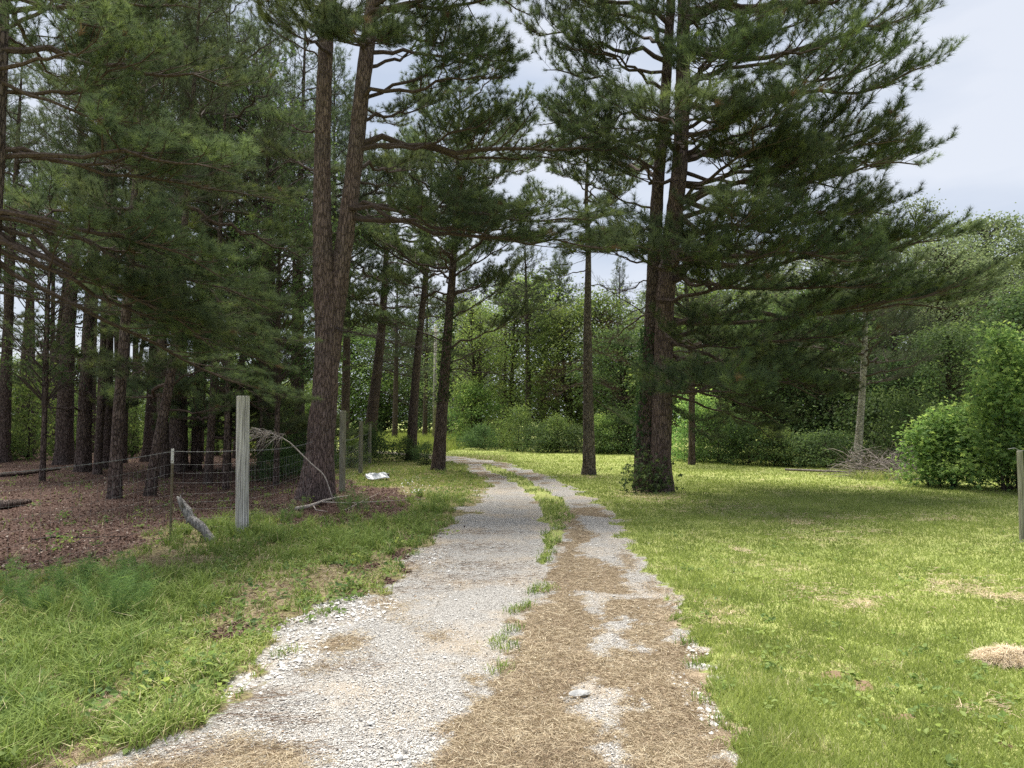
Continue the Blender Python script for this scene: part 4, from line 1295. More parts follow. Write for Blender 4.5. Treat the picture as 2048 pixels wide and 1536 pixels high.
# ------------------------------------------------------------------ the bright bushes at the right
def leafbush(label, px, Y, parts, seed, name="bush", matn="leaf_bright", size=0.12, per=44):
    x = (px - 1024) / F_PX * Y
    t = thing(name, label, "bush", (x, Y, 0), "bright leafy bushes at the lawn's right side")
    rng = np.random.default_rng(seed)
    wood, lv = Acc(), Acc()
    for (dx, dy, H, R, n) in parts:
        b0 = np.array([dx * .5, dy * .5, 0])
        topp = np.array([dx, dy, H])
        stem = curve_pts(b0, topp - b0, np.linalg.norm(topp - b0), 8, 0.0, rng, 0.04)
        V_, F_ = tube(stem, np.linspace(0.035, 0.006, 9), 5)
        wood.add(V_, F_)
        for i in range(n):
            u = rng.random() ** 0.8
            ph = rng.uniform(0, 6.28)
            prof = (1 - u) ** 0.6 * (0.55 + 0.75 * rng.random()) if u > .25 else 0.85 + 0.2 * rng.random()
            r = R * prof * rng.random() ** 0.35
            c = np.array([dx * (.5 + .5 * u) + r * math.cos(ph), dy * (.5 + .5 * u) + r * math.sin(ph), 0.12 + (H - .12) * u])
            k = min(8, int(max(0, u - .15) * 8))
            V_, F_ = tube([stem[k], (stem[k] + c) / 2 + [0, 0, .05], c], [.008, .005, .003], 3, False)
            wood.add(V_, F_)
            m_ = int(per * rng.uniform(.7, 1.3))
            off = rng.normal(size=(m_, 3)) * np.array([.20, .20, .13])
            O = c + off
            ok = O[:, 2] > 0.03
            O, off = O[ok], off[ok]
            out = np.clip(r / (R + .01), 0, 1)
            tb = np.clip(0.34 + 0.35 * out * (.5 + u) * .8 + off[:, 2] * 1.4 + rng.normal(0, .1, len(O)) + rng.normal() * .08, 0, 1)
            V_, F_, c_ = leaves(O, size * rng.uniform(.6, 1.2, len(O)), rng, tb, 0.6, "star", norm(off + [0, 0, -.08]))
            lv.add(V_, F_, c_)
    link("stems", wood.mesh("stems", M["twig"]), t)
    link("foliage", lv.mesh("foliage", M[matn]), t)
    return t


leafbush("tall bright green sweetgum bush at the right edge", 2010, 16.0, [(0, 0, 3.6, 1.1, 105), (.7, .4, 3.4, 1.0, 70), (-.45, -.4, 2.5, .8, 50), (.5, -.8, 1.6, .9, 45), (1.2, -.2, 3.8, 1.1, 50)], 71)
leafbush("lower bright green bush in front of the brush pile", 1875, 17.2, [(0, 0, 1.75, .75, 44), (-.45, .1, 1.3, .6, 30), (.55, -.3, 1.9, .75, 40), (.2, -.6, 1.0, .8, 26)], 72)

# leafy sprouts at the foot of the twin pine
t = leafbush("dark leafy sprouts crowding the foot of the twin pine", 1297, 15.8, [(0, 0, .75, .4, 15), (-.35, -.1, .5, .3, 9), (.25, .0, .45, .28, 7)], 73, matn="leaf_dark", size=.11, per=18)
t["group"] = "low leafy sprouts around trunks"
for (px, py, s, lab) in [(812, 922, .35, "small leafy sprout at the foot of the slim dark pine"), (853, 930, .35, "leafy sprout between the slim dark pine and the ivy-covered one")]:
    bush(lab, px, py, "dark", 0, s, "low leafy sprouts around trunks")


# ivy climbing trunks (part of the tree it covers)
def ivy(tree, base, path, Y, z0, z1, rad, n, seed, side=None):
    rng = np.random.default_rng(seed)
    z = z0 + (z1 - z0) * rng.random(n) ** 1.1
    a = rng.uniform(0, 6.28, n) if side is None else rng.normal(side, .9, n)
    r = rad + np.abs(rng.normal(0, .05, n)) + 0.01
    cx = np.interp(z, path[:, 2], path[:, 0]) - base[0]
    cy = np.interp(z, path[:, 2], path[:, 1]) - base[1]
    O = np.stack([cx + r * np.cos(a), cy + r * np.sin(a), z], 1)
    V_, F_, c_ = leaves(O, rng.uniform(.05, .10, n), rng, np.clip(rng.normal(.3, .15, n), 0, 1), .1, "big", np.array([[0, 0, -1.0]]))
    link("ivy", make_mesh("ivy", V_, F_, M["leaf_dark"], c_), tree, kind="stuff")


ivy(t1, b1, p1, Y1, 2.2, 5.2, .17, 650, 81)
ivy(pair, rb, rp1, YR, 0.8, 3.8, .19, 650, 82, side=3.6)
ivy(t2, b2, p2, Y2, 0, .8, .2, 200, 83)

# ------------------------------------------------------------------ fence
fence = thing("wire_fence", "sagging woven wire fence with one barbed strand along the woods", "fence", (*G(340, 1072), 0))
fbase = np.array(fence.location)


def lathe_post(px, py_base, py_top, wpx, mat, name, label=None, ns=28, lean=0.0, top_slant=.02, seed=0):
    g = G(px, py_base)
    Y = float(g[1])
    r = wpx / 2 / F_PX * Y
    zt = P(px, py_top, Y)[2]
    rng = np.random.default_rng(seed)
    zs = np.array([-.15, 0, .3, .6, .9, 1.2, 1.5, zt - .03, zt - .005, zt])
    zs = zs[zs <= zt]
    pts = np.stack([g[0] + lean * zs, np.full(len(zs), Y), zs], 1)
    rad = np.full(len(zs), r) * (1 + rng.normal(0, .012, len(zs)))
    rad[0:2] *= 1.04
    rad[-1] *= .90
    rad[-2] *= .98
    V_, F_ = tube(pts - fbase, rad, ns)
    # checks and splits along the grain
    c = np.repeat(pts - fbase, ns, 0)
    th = np.tile(np.arange(ns), len(zs))
    dep = np.where(rng.random(ns) < .25, .84, 1.0)[th] + rng.normal(0, .006, len(th))
    body = V_[:len(c)]
    body[:] = c + (body - c) * dep[:, None]
    o = link(name, make_mesh(name, V_, F_, mat, np.full(len(V_), .5), False), fence)
    if label:
        o["label"] = label
    return np.array([g[0], Y]), r, zt


posts = {}
posts["a"] = lathe_post(484, 1068, 792, 25, M["post_wood"], "wooden_post", "thick pale weathered round post", lean=-.012, seed=1)
posts["b"] = lathe_post(684, 984, 822, 12.5, M["post_wood_dark"], "wooden_post", "slimmer greenish post behind the forked pine", seed=2)
posts["c"] = lathe_post(721, 948, 842, 8.5, M["post_wood_dark"], "wooden_post", seed=3)
posts["d"] = lathe_post(739, 928, 848, 6.5, M["post_wood_dark"], "wooden_post", seed=4)
# small dark knots on the second post are nails holding the wire
# steel T post
g = G(341, 1074)
YT = float(g[1])
zt = P(341, 893, YT)[2]
acc = Acc()


def box(acc, c, s, R=None, tint=.5):
    c, s = np.array(c, float), np.array(s, float) / 2
    V_ = np.array([[x, y, z] for x in (-1, 1) for y in (-1, 1) for z in (-1, 1)]) * s
    if R is not None:
        V_ = V_ @ np.array(R).T
    F_ = np.array([[0, 1, 3], [0, 3, 2], [4, 7, 5], [4, 6, 7], [0, 5, 1], [0, 4, 5], [2, 3, 7], [2, 7, 6], [0, 2, 6], [0, 6, 4], [1, 7, 3], [1, 5, 7]])
    acc.add(V_ + c, F_, tint)


x0, y0 = g[0] - fbase[0], g[1] - fbase[1]
box(acc, (x0, y0, zt / 2 - .12 - .1), (.035, .006, zt - .0), None)
box(acc, (x0, y0 + .018, zt / 2 - .12 - .1), (.005, .03, zt - .0))
for k in range(18):
    box(acc, (x0, y0 - .006, .1 + k * .055), (.012, .008, .02))
sp = link("steel_post", acc.mesh("steel_post", M["steel_green"]), fence)
sp["label"] = "thin rusty steel post with a white painted top"
acc = Acc()
box(acc, (x0, y0, zt - .13), (.037, .009, .2))
box(acc, (x0, y0 + .018, zt - .13), (.008, .032, .2))
link("painted_top", acc.mesh("painted_top", M["white_paint"]), sp)

# wires
A0 = G(-420, 1330)
stops = [A0, (g[0], g[1]), (posts["a"][0][0] - .02, posts["a"][0][1] + posts["a"][1] + .01), (fb[0] - .02, YF - .30), (posts["b"][0][0], posts["b"][0][1] - .08), (posts["c"][0][0], posts["c"][0][1] - .07), (posts["d"][0][0], posts["d"][0][1] - .07), (G(742, 908)[0], G(742, 908)[1])]
stops = np.array([[a, b] for a, b in stops])
# no part of a wire may run through a thick trunk: it passes in front of the bark
seg_l = np.linalg.norm(np.diff(stops, axis=0), axis=1)
cum = np.concatenate([[0], np.cumsum(seg_l)])


def fence_xy(s):
    return np.stack([np.interp(s, cum, stops[:, 0]), np.interp(s, cum, stops[:, 1])], -1)


def sag(s, k):
    i = np.clip(np.searchsorted(cum, s, side="right") - 1, 0, len(seg_l) - 1)
    u = (s - cum[i]) / seg_l[i]
    return -k * 4 * u * (1 - u) * np.clip(seg_l[i] / 4, .3, 1.4)


ss = np.linspace(0, cum[-1], 140)
heights = [.12, .24, .36, .48, .60, .73, .86, 1.0]
for j, h in enumerate(heights):
    xy = fence_xy(ss)
    rng = np.random.default_rng(j)
    zz = h + sag(ss, .05) + np.interp(ss, np.linspace(0, cum[-1], 25), rng.normal(0, .012, 25))
    V_, F_ = tube(np.column_stack([xy, zz]) - fbase, .0010, 4, False)
    link("line_wire", make_mesh("line_wire", V_, F_, M["wire"], np.full(len(V_), .5)), fence)
zz = 1.17 + sag(ss, .05)
xy = fence_xy(ss)
acc = Acc()
for ph in (0, math.pi):
    tw = ss * 40 + ph
    V_, F_ = tube(np.column_stack([xy, zz + .003 * np.sin(tw)]) - fbase, .0019, 4, False)
    acc.add(V_, F_)
for s in np.arange(.2, cum[-1], .13):
    q = fence_xy(s)
    c = np.array([q[0], q[1], 1.17 + float(sag(np.array([s]), .05)[0])]) - fbase
    for dvec in ((.012, 0, .014), (-.012, .004, .014)):
        V_, F_ = tube([c - np.array(dvec), c + np.array(dvec)], [.0012, .0008], 3, False)
        acc.add(V_, F_)
o = link("barbed_wire", acc.mesh("barbed_wire", M["wire"]), fence)
# upright stay wires, one mesh shared
V_, F_ = tube(np.array([[0, 0, .12], [.004, 0, .5], [-.003, 0, .8], [0, 0, 1.0]]), .0010, 3, False)
stay = make_mesh("stay_wire", V_, F_, M["wire"], np.full(len(V_), .5))
for s in np.arange(.1, cum[-1], .155):
    q = fence_xy(s)
    M4 = Matrix.Translation(Vector((q[0] - fbase[0], q[1] - fbase[1], float(sag(np.array([s]), .05)[0])))) @ Matrix.Rotation(random.gauss(0, .02), 4, 'Y')
    link("stay_wire", stay, fence, M4)
# strand wrapped round the forked pine
zc = P(640, 862, YF)[2]
c = at_z(fp1, zc)
a = np.linspace(0, 2 * math.pi, 40)
V_, F_ = tube(np.stack([c[0] + .262 * np.cos(a), c[1] + .262 * np.sin(a), zc + .05 * np.cos(a)], 1) - fbase, .004, 5, False)
link("wrapped_wire", make_mesh("wrapped_wire", V_, F_, M["wire"], np.full(len(V_), .5)), fence)

# grey post at the right edge of the view
g = G(2046, 1086)
t = thing("fence_post", "grey wooden post standing in the lawn at the right edge", "post", (g[0], g[1], 0))
V_, F_ = tube([[0, 0, -.1], [0, 0, 0], [.004, 0, .6], [0, 0, 1.18], [0, 0, 1.2]], [.04, .04, .038, .036, .030], 16)
link("post_body", make_mesh("post_body", V_, F_, M["post_wood_dark"], np.full(len(V_), .5)), t)
V_, F_ = tube([[-.17, -.02, 1.22], [-.08, -.02, 1.235], [.0, 0, 1.2], [.3, 0, 1.2]], .004, 6, False)
link("wire_hook", make_mesh("wire_hook", V_, F_, M["wire"], np.full(len(V_), .5)), t)
V_, F_ = tube([[-.16, -.03, .012], [-.05, -.05, .02], [.12, -.04, .015]], [.006, .008, .005], 5)
link("ground_wire", make_mesh("ground_wire", V_, F_, M["wire"], np.full(len(V_), .5)), t)

# utility pole beyond the track
x = (869 - 1024) / F_PX * 52
t = thing("utility_pole", "pale grey utility pole behind the ivy-covered pine at the meadow", "pole", (x, 52, 0))
V_, F_ = tube([[0, 0, -.1], [.02, 0, 3], [.06, 0, 8.5]], [.15, .14, .10], 16)
link("pole_shaft", make_mesh("pole_shaft", V_, F_, M["bark_pale"], np.full(len(V_), .5), True), t)
acc = Acc()
box(acc, (.06, -.12, 8.0), (2.0, .09, .11))
link("crossarm", acc.mesh("crossarm", M["bark_pale"]), t)

# ------------------------------------------------------------------ fallen wood, bag, rock, hay
def stick(label, pts, rad, mat, name="fallen_branch", subs=(), cat="branch", ns=9, group=None, rough=.12, seed=1):
    pts = np.array(pts, float)
    b_ = np.array([pts[0][0], pts[0][1], 0.0])
    acc = Acc()
    s = np.linspace(0, 1, len(pts))
    u = np.linspace(0, 1, len(pts) * 5)
    pp = np.stack([np.interp(u, s, pts[:, k]) for k in range(3)], 1) - b_
    for _ in range(3):
        pp[1:-1] = .25 * pp[:-2] + .5 * pp[1:-1] + .25 * pp[2:]
    r = np.interp(u, s, rad)
    V_, F_ = tube(pp, r, ns)
    rng = np.random.default_rng(seed)
    nbody = len(pp) * ns
    c = np.repeat(pp, ns, 0)
    V_[:nbody] = c + (V_[:nbody] - c) * (1 + rough * rng.normal(size=(ns,))[np.tile(np.arange(ns), len(pp))][:, None] + .04 * rng.normal(size=(nbody, 1)))
    acc.add(V_, F_)
    for (q, r_) in subs:
        V_, F_ = tube(np.array(q, float) - b_, r_, 5)
        acc.add(V_, F_)
    return thing(name, label, cat, b_, group, 0, acc.mesh(name, mat, True))


def Gz(px, py, z=0.0):
    """point at height z above the ground as seen at a pixel"""
    a_, y_, z_ = ray(px, py)
    t_ = (z - EYE) / z_
    return np.array([a_ * t_, y_ * t_, z])


g1 = G(428, 1084)
Yk = float(g1[1])
stick("weathered grey snag of wood leaning up between the steel post and the wooden post",
      [[g1[0] + .04, Yk - .02, -.05], P(420, 1078, Yk), P(410, 1062, Yk + .02), P(398, 1050, Yk), P(388, 1042, Yk + .02), P(379, 1036, Yk + .03), P(374, 1022, Yk + .05), P(366, 1012, Yk + .05), P(361, 1001, Yk + .06), P(354, 993, Yk + .07)],
      [.05, .055, .048, .06, .055, .05, .058, .048, .036, .008], M["snag"], "dead_log",
      [((P(380, 1034, Yk), P(375, 1042, Yk - .03), P(373, 1048, Yk - .04)), [.03, .018, .006]), ((P(366, 1014, Yk), P(362, 1000, Yk - .03), P(361, 990, Yk - .03)), [.022, .012, .003])], "log", ns=18, rough=.22)
YB = 13.2
stick("pale fallen branch lying at the foot of the forked pine", [Gz(592, 1017, .05), Gz(620, 1012, .06), Gz(645, 1002, .07), Gz(672, 995, .09), Gz(700, 991, .06)], [.035, .03, .025, .018, .008], M["deadwood"],
      subs=[((Gz(625, 1008, .07), Gz(632, 1020, .02), Gz(655, 1023, .02)), [.015, .01, .005]), ((Gz(690, 1020, .03), Gz(730, 1000, .08), Gz(760, 985, .12)), [.012, .008, .004]), ((Gz(640, 1004, .07), Gz(700, 1006, .05), Gz(850, 998, .06)), [.014, .01, .004])])
sub = []
rr = random.Random(5)
tip = [P(560, 873, 13.4), P(536, 866, 13.5), P(515, 868, 13.6)]
for i in range(70):
    k = rr.choice([0, 0, 1, 1, 2])
    p = tip[k] + np.array([rr.uniform(-.1, .1), rr.uniform(-.1, .1), rr.uniform(-.05, .05)])
    d = np.array([rr.uniform(-.5, .05), rr.uniform(-.2, .2), rr.uniform(-.35, .12)])
    sub.append(((p, p + d * .5 + [0, 0, .03], p + d), [.0045, .0035, .002]))
stick("long thin bleached dead branch leaning against the forked pine, twiggy top hanging by the post", [P(668, 988, 13.6) * [1, 1, 0] + [0, 0, .03], P(650, 950, 13.6), P(625, 930, 13.55), P(600, 905, 13.5), P(580, 885, 13.45), P(560, 873, 13.4), P(536, 864, 13.5), P(512, 868, 13.6)],
      [.008, .011, .012, .012, .011, .009, .006, .003], M["deadwood"], subs=sub)
stick("dark fallen log lying among the litter at the left edge of the woods", [Gz(-80, 1012, .08), Gz(0, 1010, .09), Gz(60, 1002, .08)], [.09, .085, .04], M["bark_dark"], "fallen_log", cat="log", ns=14)
stick("long dark log far back on the woodland floor at the left", [Gz(-60, 955, .06), Gz(40, 948, .08), Gz(120, 938, .06)], [.06, .06, .03], M["bark_dark"], "fallen_log", cat="log", ns=12)
stick("dark twiggy branch lying on the litter below the wire mesh", [Gz(60, 1080, .02), Gz(110, 1073, .04), Gz(170, 1076, .03), Gz(250, 1072, .03)], [.012, .016, .012, .004], M["twig"])
stick("pale fallen trunk lying along the far edge of the lawn", [Gz(1570, 939, .08), Gz(1640, 942, .07), Gz(1700, 944, .05)], [.035, .035, .02], M["brush"], "fallen_log", cat="log", ns=10)

# brush pile
c = G(1775, 955)
t = thing("brush_pile", "tangled pile of dead grey branches between the pale trunk and the bright bush", "brush pile", (c[0], c[1], 0))
rng = np.random.default_rng(12)
acc = Acc()
for i in range(150):
    p = np.array([rng.uniform(-.95, .85), rng.normal(0, .5), rng.uniform(0, .45)])
    d = norm(rng.normal(size=3) * [1, .7, .45] + [0, 0, .15])
    ln = rng.uniform(.4, 1.4)
    q = curve_pts(p, d, ln, 4, -.3, rng, .15)
    q[:, 2] = np.clip(q[:, 2], .02, 1.0)
    acc.add(*tube(q, np.linspace(rng.uniform(.006, .02), .003, 5), 4, False))
link("branches", acc.mesh("branches", M["brush"]), t)
acc = Acc()
for i in range(220):
    p = np.array([rng.uniform(-.9, .9), rng.normal(0, .4), rng.uniform(.35, .8)])
    d = norm(rng.normal(size=3) * [1, .6, .4])
    q = curve_pts(p, d, rng.uniform(.2, .6), 3, -.9, rng, .2)
    acc.add(*tube(q, np.linspace(.007, .002, 4), 3, False))
O = np.column_stack([rng.uniform(-.95, .95, 220), rng.normal(0, .4, 220), rng.uniform(.3, .75, 220)])
V_, F_, c_ = leaves(O, rng.uniform(.04, .09, 220), rng, .6, 0, "oval")
acc.add(V_, F_, c_)
link("dead_leaves", acc.mesh("dead_leaves", M["brush"]), t)
O = np.column_stack([rng.uniform(-1.1, 1.2, 2500), rng.normal(-.5, .35, 2500), np.zeros(2500)])
V_, F_, c_ = blades(O, norm(rng.normal(size=(2500, 3)) * .6 + [0, 0, 1]), rng.uniform(.15, .4, 2500), .008, rng, np.clip(rng.normal(.6, .3, 2500), 0, 1), .3, 2)
link("tall_grass", make_mesh("tall_grass", V_, F_, M["verge"], c_), t, kind="stuff")

# crumpled white sheet
c = G(755, 962)
rng = np.random.default_rng(3)
nx, ny = 30, 16
uu, ww = np.meshgrid(np.linspace(-.5, .5, nx), np.linspace(-.5, .5, ny), indexing="ij")
hh = 1.3 * .09 * np.exp(-(ww * 3 + .25 * np.sin(uu * 5)) ** 2) + .05 * np.abs(np.sin(uu * 7 + ww * 9)) * (0.5 - np.abs(ww)) * 2 + .03 * fbm(uu, ww, .2, 9)
Vb = np.stack([uu * .55 + .04 * np.sin(ww * 9), ww * .42 + .05 * np.sin(uu * 8) + .15 * uu, hh + .03], -1).reshape(-1, 3)
q = np.arange(nx - 1)[:, None] * ny + np.arange(ny - 1)[None]
Fb = np.stack([q, q + ny, q + ny + 1, q + 1], -1).reshape(-1, 4)
me = make_mesh("plastic_sheet", Vb, Fb, M["plastic"], np.full(len(Vb), .5), True)
o = thing("plastic_sheet", "crumpled white plastic sheet lying in the verge grass beyond the fallen branch", "plastic sheet", (c[0], c[1], .02), None, .2, me)
sm = o.modifiers.new("thickness", 'SOLIDIFY')
sm.thickness = .006


def rock_mesh(name, seed, s, mat, sub=3):
    import bmesh
    bm = bmesh.new()
    bmesh.ops.create_icosphere(bm, subdivisions=sub, radius=1)
    V_ = np.array([v.co[:] for v in bm.verts])
    F_ = np.array([[v.index for v in f.verts] for f in bm.faces])
    bm.free()
    rng = np.random.default_rng(seed)
    for k in range(9):                          # flat facets
        n = norm(rng.normal(size=3))
        d = rng.uniform(.55, .85)
        h = V_ @ n
        V_ = V_ - np.maximum(h - d, 0)[:, None] * n * .9
    V_ = V_ * np.array(s)
    V_ += .02 * (np.random.default_rng(seed).normal(size=V_.shape)) * min(s)
    return make_mesh(name, V_, F_, mat, np.full(len(V_), .5), False)


for (px, py, sx, sy, sz, lab) in [(1160, 1389, .075, .035, .016, "flat grey rock lying at the edge of the bare gravel patch"), (800, 1521, .022, .018, .02, "small white stone near the bottom of the driveway"),
                                  (818, 1530, .018, .014, .012, "smaller white chip beside the white stone"), (742, 1450, .024, .016, .01, "little grey stone in the left wheel track")]:
    c = G(px, py)
    thing("rock", lab, "rock", (c[0], c[1], .01), None, .3, rock_mesh("rock", px, (sx, sy, sz), M["rock"] if px != 800 else M["white_paint"], 3 if sx > .05 else 2))

# hay clump at the right edge
c = G(2030, 1318)
rng = np.random.default_rng(15)
n = 7000
a = rng.uniform(0, 6.28, n)
r = np.sqrt(rng.random(n)) 
O = np.column_stack([r * np.cos(a) * .24, r * np.sin(a) * .15, .065 * (1 - r ** 2) * (.6 + .5 * np.cos(3 * a + 1)) * rng.uniform(.3, 1, n) + .01])
D = norm(np.column_stack([rng.normal(size=n), rng.normal(size=n) * .7, rng.normal(0, .18, n) - .1 * r]))
V_, F_, c_ = blades(O - D * .05, D, rng.uniform(.06, .16, n), .0028, rng, np.clip(rng.normal(.95, .1, n), 0, 1), .3, 2)
thing("hay_clump", "heaped clump of dry mown grass on the lawn at the right edge", "hay clump", (c[0], c[1], 0), None, 0, make_mesh("hay_clump", V_, F_, M["hay"], c_))

# ------------------------------------------------------------------ ground cover
def scatter(n, d0, d1, a0, a1, rng, pw=0.0):
    """points in front of the camera, denser near it"""
    u = rng.random(n)
    if pw == 0:
        d = d0 * (d1 / d0) ** u
    else:
        d = (d0 ** -pw + u * (d1 ** -pw - d0 ** -pw)) ** (-1 / pw)
    a = np.radians(rng.uniform(a0, a1, n))
    return d * np.sin(a), d * np.cos(a)


rng = np.random.default_rng(5)


def upd(n, tilt):
    return norm(np.column_stack([rng.normal(0, tilt, n), rng.normal(0, tilt, n), np.ones(n)]))


# lawn grass
x, y = scatter(900000, 2.4, 40, -30, 50, rng, 0.35)
z = zones(x, y)
ok = (z["gr"] < .35) & (z["wd"] < .3) & (z["st"] < .6) & (z["dp"] > -.05) & ((x > .0) | (y > 17)) & (rng.random(len(x)) > .85 * z["dirt"]) & (z["md"] < .5)
ok &= rng.random(len(x)) < (0.45 + .55 * sst(.25, .5, fbm(x, y, .16, 50)))
x, y = x[ok], y[ok]
z = {k: v[ok] for k, v in z.items()}
n = len(x)
d = np.hypot(x, y)
dry = (rng.random(n) < np.clip(z["dry"] * .75 + .05, 0, 1))
tn = np.clip(.30 + .5 * (fbm(x, y, 1.4, 51) - .5) + .35 * (vn(x, y, .3, 53) - .5) + rng.normal(.12, .13, n), 0, .86)
tn = np.where(dry, rng.uniform(.84, 1.0, n), tn)
ln = rng.uniform(.022, .058, n) * (.55 + .95 * fbm(x, y, .35, 55)) * (1 + .25 * (d > 12)) * np.where(z["dp"] < .5, 1.25, 1)
w = np.clip(.0035 + .0009 * d, 0, .03) * rng.uniform(.7, 1.3, n)
D = upd(n, .55)
D = np.where(dry[:, None] & (rng.random(n) < .7)[:, None], norm(D * [2, 2, .25]), D)
V_, F_, c_ = blades(np.column_stack([x, y, hz(x, y) - .003]), norm(D), ln, w, rng, tn)
link("lawn_grass", make_mesh("lawn_grass", V_, F_, M["grass"], c_), kind="stuff")
print("lawn", n)

O, D = [], []
for (px, py, rx, ry, k) in DRY:
    c = G(px, py)
    m_ = int(420 * k * min(1.5, rx / 50))
    a_ = rng.normal(0, rx / F_PX * c[1] * .95, m_)
    b_ = rng.normal(0, abs(G(px, py - ry)[1] - c[1]) * .9, m_) + .35 * a_ * np.sin(px)
    X, Y_ = c[0] + a_, c[1] + b_
    kp = vn(X, Y_, .12, 46) > .5
    O.append(np.column_stack([X, Y_, .012 + .03 * rng.random(m_) * vn(X, Y_, .12, 46)])[kp])
    D.append(np.column_stack([rng.normal(size=m_), rng.normal(size=m_), rng.normal(0, .15, m_)])[kp])
O, D = np.concatenate(O), norm(np.concatenate(D))
V_, F_, c_ = blades(O, D, rng.uniform(.03, .10, len(O)), np.clip(.0016 + .0005 * O[:, 1], 0, .010), rng, np.clip(rng.normal(.62, .2, len(O)), 0, 1), .2, 2)
link("dry_clippings", make_mesh("dry_clippings", V_, F_, M["hay"], c_), kind="stuff")

x, y = scatter(480, 3.0, 16, -2, 46, rng, 0.2)
z = zones(x, y)
ok = (z["dp"] > .15) & (x > 0) & (vn(x, y, .8, 57) > .45)
x, y = x[ok], y[ok]
per = 11
n = len(x) * per
O = np.column_stack([np.repeat(x, per) + rng.normal(0, .035, n), np.repeat(y, per) + rng.normal(0, .035, n), np.repeat(hz(x, y), per) + rng.uniform(.015, .05, n)])
V_, F_, c_ = leaves(O, rng.uniform(.018, .045, n), rng, np.clip(np.repeat(rng.normal(.7, .15, len(x)), per), 0, 1), .9, "big")
link("lawn_weeds", make_mesh("lawn_weeds", V_, F_, M["leaf_bright"], c_), kind="stuff")

# verge grass on the left: low blades
x, y = scatter(330000, 2.6, 34, -48, 5, rng, 0.3)
z = zones(x, y)
dens = np.clip(.12 + 2.3 * (fbm(x, y, .8, 60) - .42) + .9 * (vn(x, y, .18, 63) - .5), .02, .9)
lft = ((z["dp"] > -.04) & (x < .2)) | (z["strip"] > .5)
ok = lft & (z["gr"] < .5) & (rng.random(len(x)) < np.where(z["wd"] > .4, .06 * dens, dens)) & (z["md"] < .5)
x, y = x[ok], y[ok]
z = {k: v[ok] for k, v in z.items()}
n = len(x)
d = np.hypot(x, y)
ln = rng.uniform(.05, .13, n) * (.6 + .9 * fbm(x, y, 1.2, 61))
tn = np.clip(.40 + .7 * (fbm(x, y, .8, 62) - .5) + rng.normal(0, .14, n), 0, .9)
tn = np.where(rng.random(n) < .10, 1, tn)
w = np.clip(.004 + .0008 * d, 0, .02)
V_, F_, c_ = blades(np.column_stack([x, y, hz(x, y) - .003]), upd(n, .5), ln, w, rng, tn, rng.uniform(.1, .6, n), 2)
link("verge_grass", make_mesh("verge_grass", V_, F_, M["verge"], c_), kind="stuff")
print("verge", n)

# flattened dry thatch between the verge grass
x, y = scatter(150000, 2.6, 22, -48, 4, rng, 0.4)
z = zones(x, y)
ok = (z["dp"] > -.1) & (x < .1) & (z["gr"] < .6) & (z["wd"] < .8) & (rng.random(len(x)) < .2 + .8 * sst(.55, .35, fbm(x, y, .8, 60)))
x, y = x[ok], y[ok]
n = len(x)
D = norm(np.column_stack([rng.normal(size=n), rng.normal(size=n), rng.normal(.12, .15, n)]))
V_, F_, c_ = blades(np.column_stack([x, y, hz(x, y) + rng.random(n) * .01]), D, rng.uniform(.03, .11, n), np.clip(.0018 + .0006 * y, 0, .008), rng, np.clip(rng.normal(.45, .25, n), 0, 1))
link("dry_thatch", make_mesh("dry_thatch", V_, F_, M["straw"], c_), kind="stuff")

# tall tufts
tx, ty, th, tc = [], [], [], []
x, y = scatter(9000, 3.2, 26, -46, 3, rng, 0.0)
z = zones(x, y)
band = sst(.45, .62, fbm(x, y, 1.3, 70)) * (z["dp"] > .12) * (z["wd"] < .4)
tallp = np.maximum(blob([(80, 1330, 200, 110, 1.2), (240, 1220, 180, 70, 1.), (470, 1060, 120, 26, 1.3), (560, 1070, 90, 26, 1.), (720, 1070, 150, 40, .9), (330, 1500, 90, 60, .9), (20, 1500, 90, 60, 1.2), (860, 1010, 70, 22, .8)], x, y), .0)
pr = band * .22 + tallp * .5
ok = (rng.random(len(x)) < pr) & (z["gr"] < .3) & (x < .1)
x, y, hgt = x[ok], y[ok], (.09 + .12 * np.clip(tallp[ok], 0, 1)) * rng.uniform(.7, 1.3, ok.sum())
# tufts along the middle strip and the right rim of the track
q = gp([(1110, 1040), (1120, 1060), (1105, 1090), (1095, 1110), (1085, 1125), (1100, 1020), (1085, 1000), (1065, 980), (1040, 962), (1060, 1185), (1045, 1215), (1075, 1175), (1020, 1262), (1005, 1300), (990, 1345), (985, 1285), (1090, 1180), (1025, 1225),
        (1410, 1412), (1425, 1385), (1440, 1460), (1470, 1500), (1500, 1530), (1390, 1330), (1372, 1290), (1350, 1240), (640, 1225), (560, 1310), (840, 1082), (820, 1110), (600, 1200), (540, 1250)])
x = np.concatenate([x, q[:, 0], q[:, 0] + .06])
y = np.concatenate([y, q[:, 1], q[:, 1] + .08])
hgt = np.concatenate([hgt, np.full(2 * len(q), .075)])
nt_ = len(x)
per = 26
O = np.column_stack([np.repeat(x, per) + rng.normal(0, .035, nt_ * per), np.repeat(y, per) + rng.normal(0, .035, nt_ * per), np.repeat(hz(x, y), per) - .005])
n = len(O)
tn = np.clip(np.repeat(rng.normal(.36, .14, nt_), per) + rng.normal(0, .12, n), 0, .9)
tn = np.where(rng.random(n) < .03, 1, tn)
V_, F_, c_ = blades(O, upd(n, .38), np.repeat(hgt, per) * rng.uniform(.5, 1.35, n), np.clip(.0035 + .0005 * O[:, 1], 0, .012), rng, tn, rng.uniform(.1, .55, n), 2)
link("tall_grass_tufts", make_mesh("tall_grass_tufts", V_, F_, M["verge"], c_), kind="stuff")
print("tufts", nt_, n * 3)

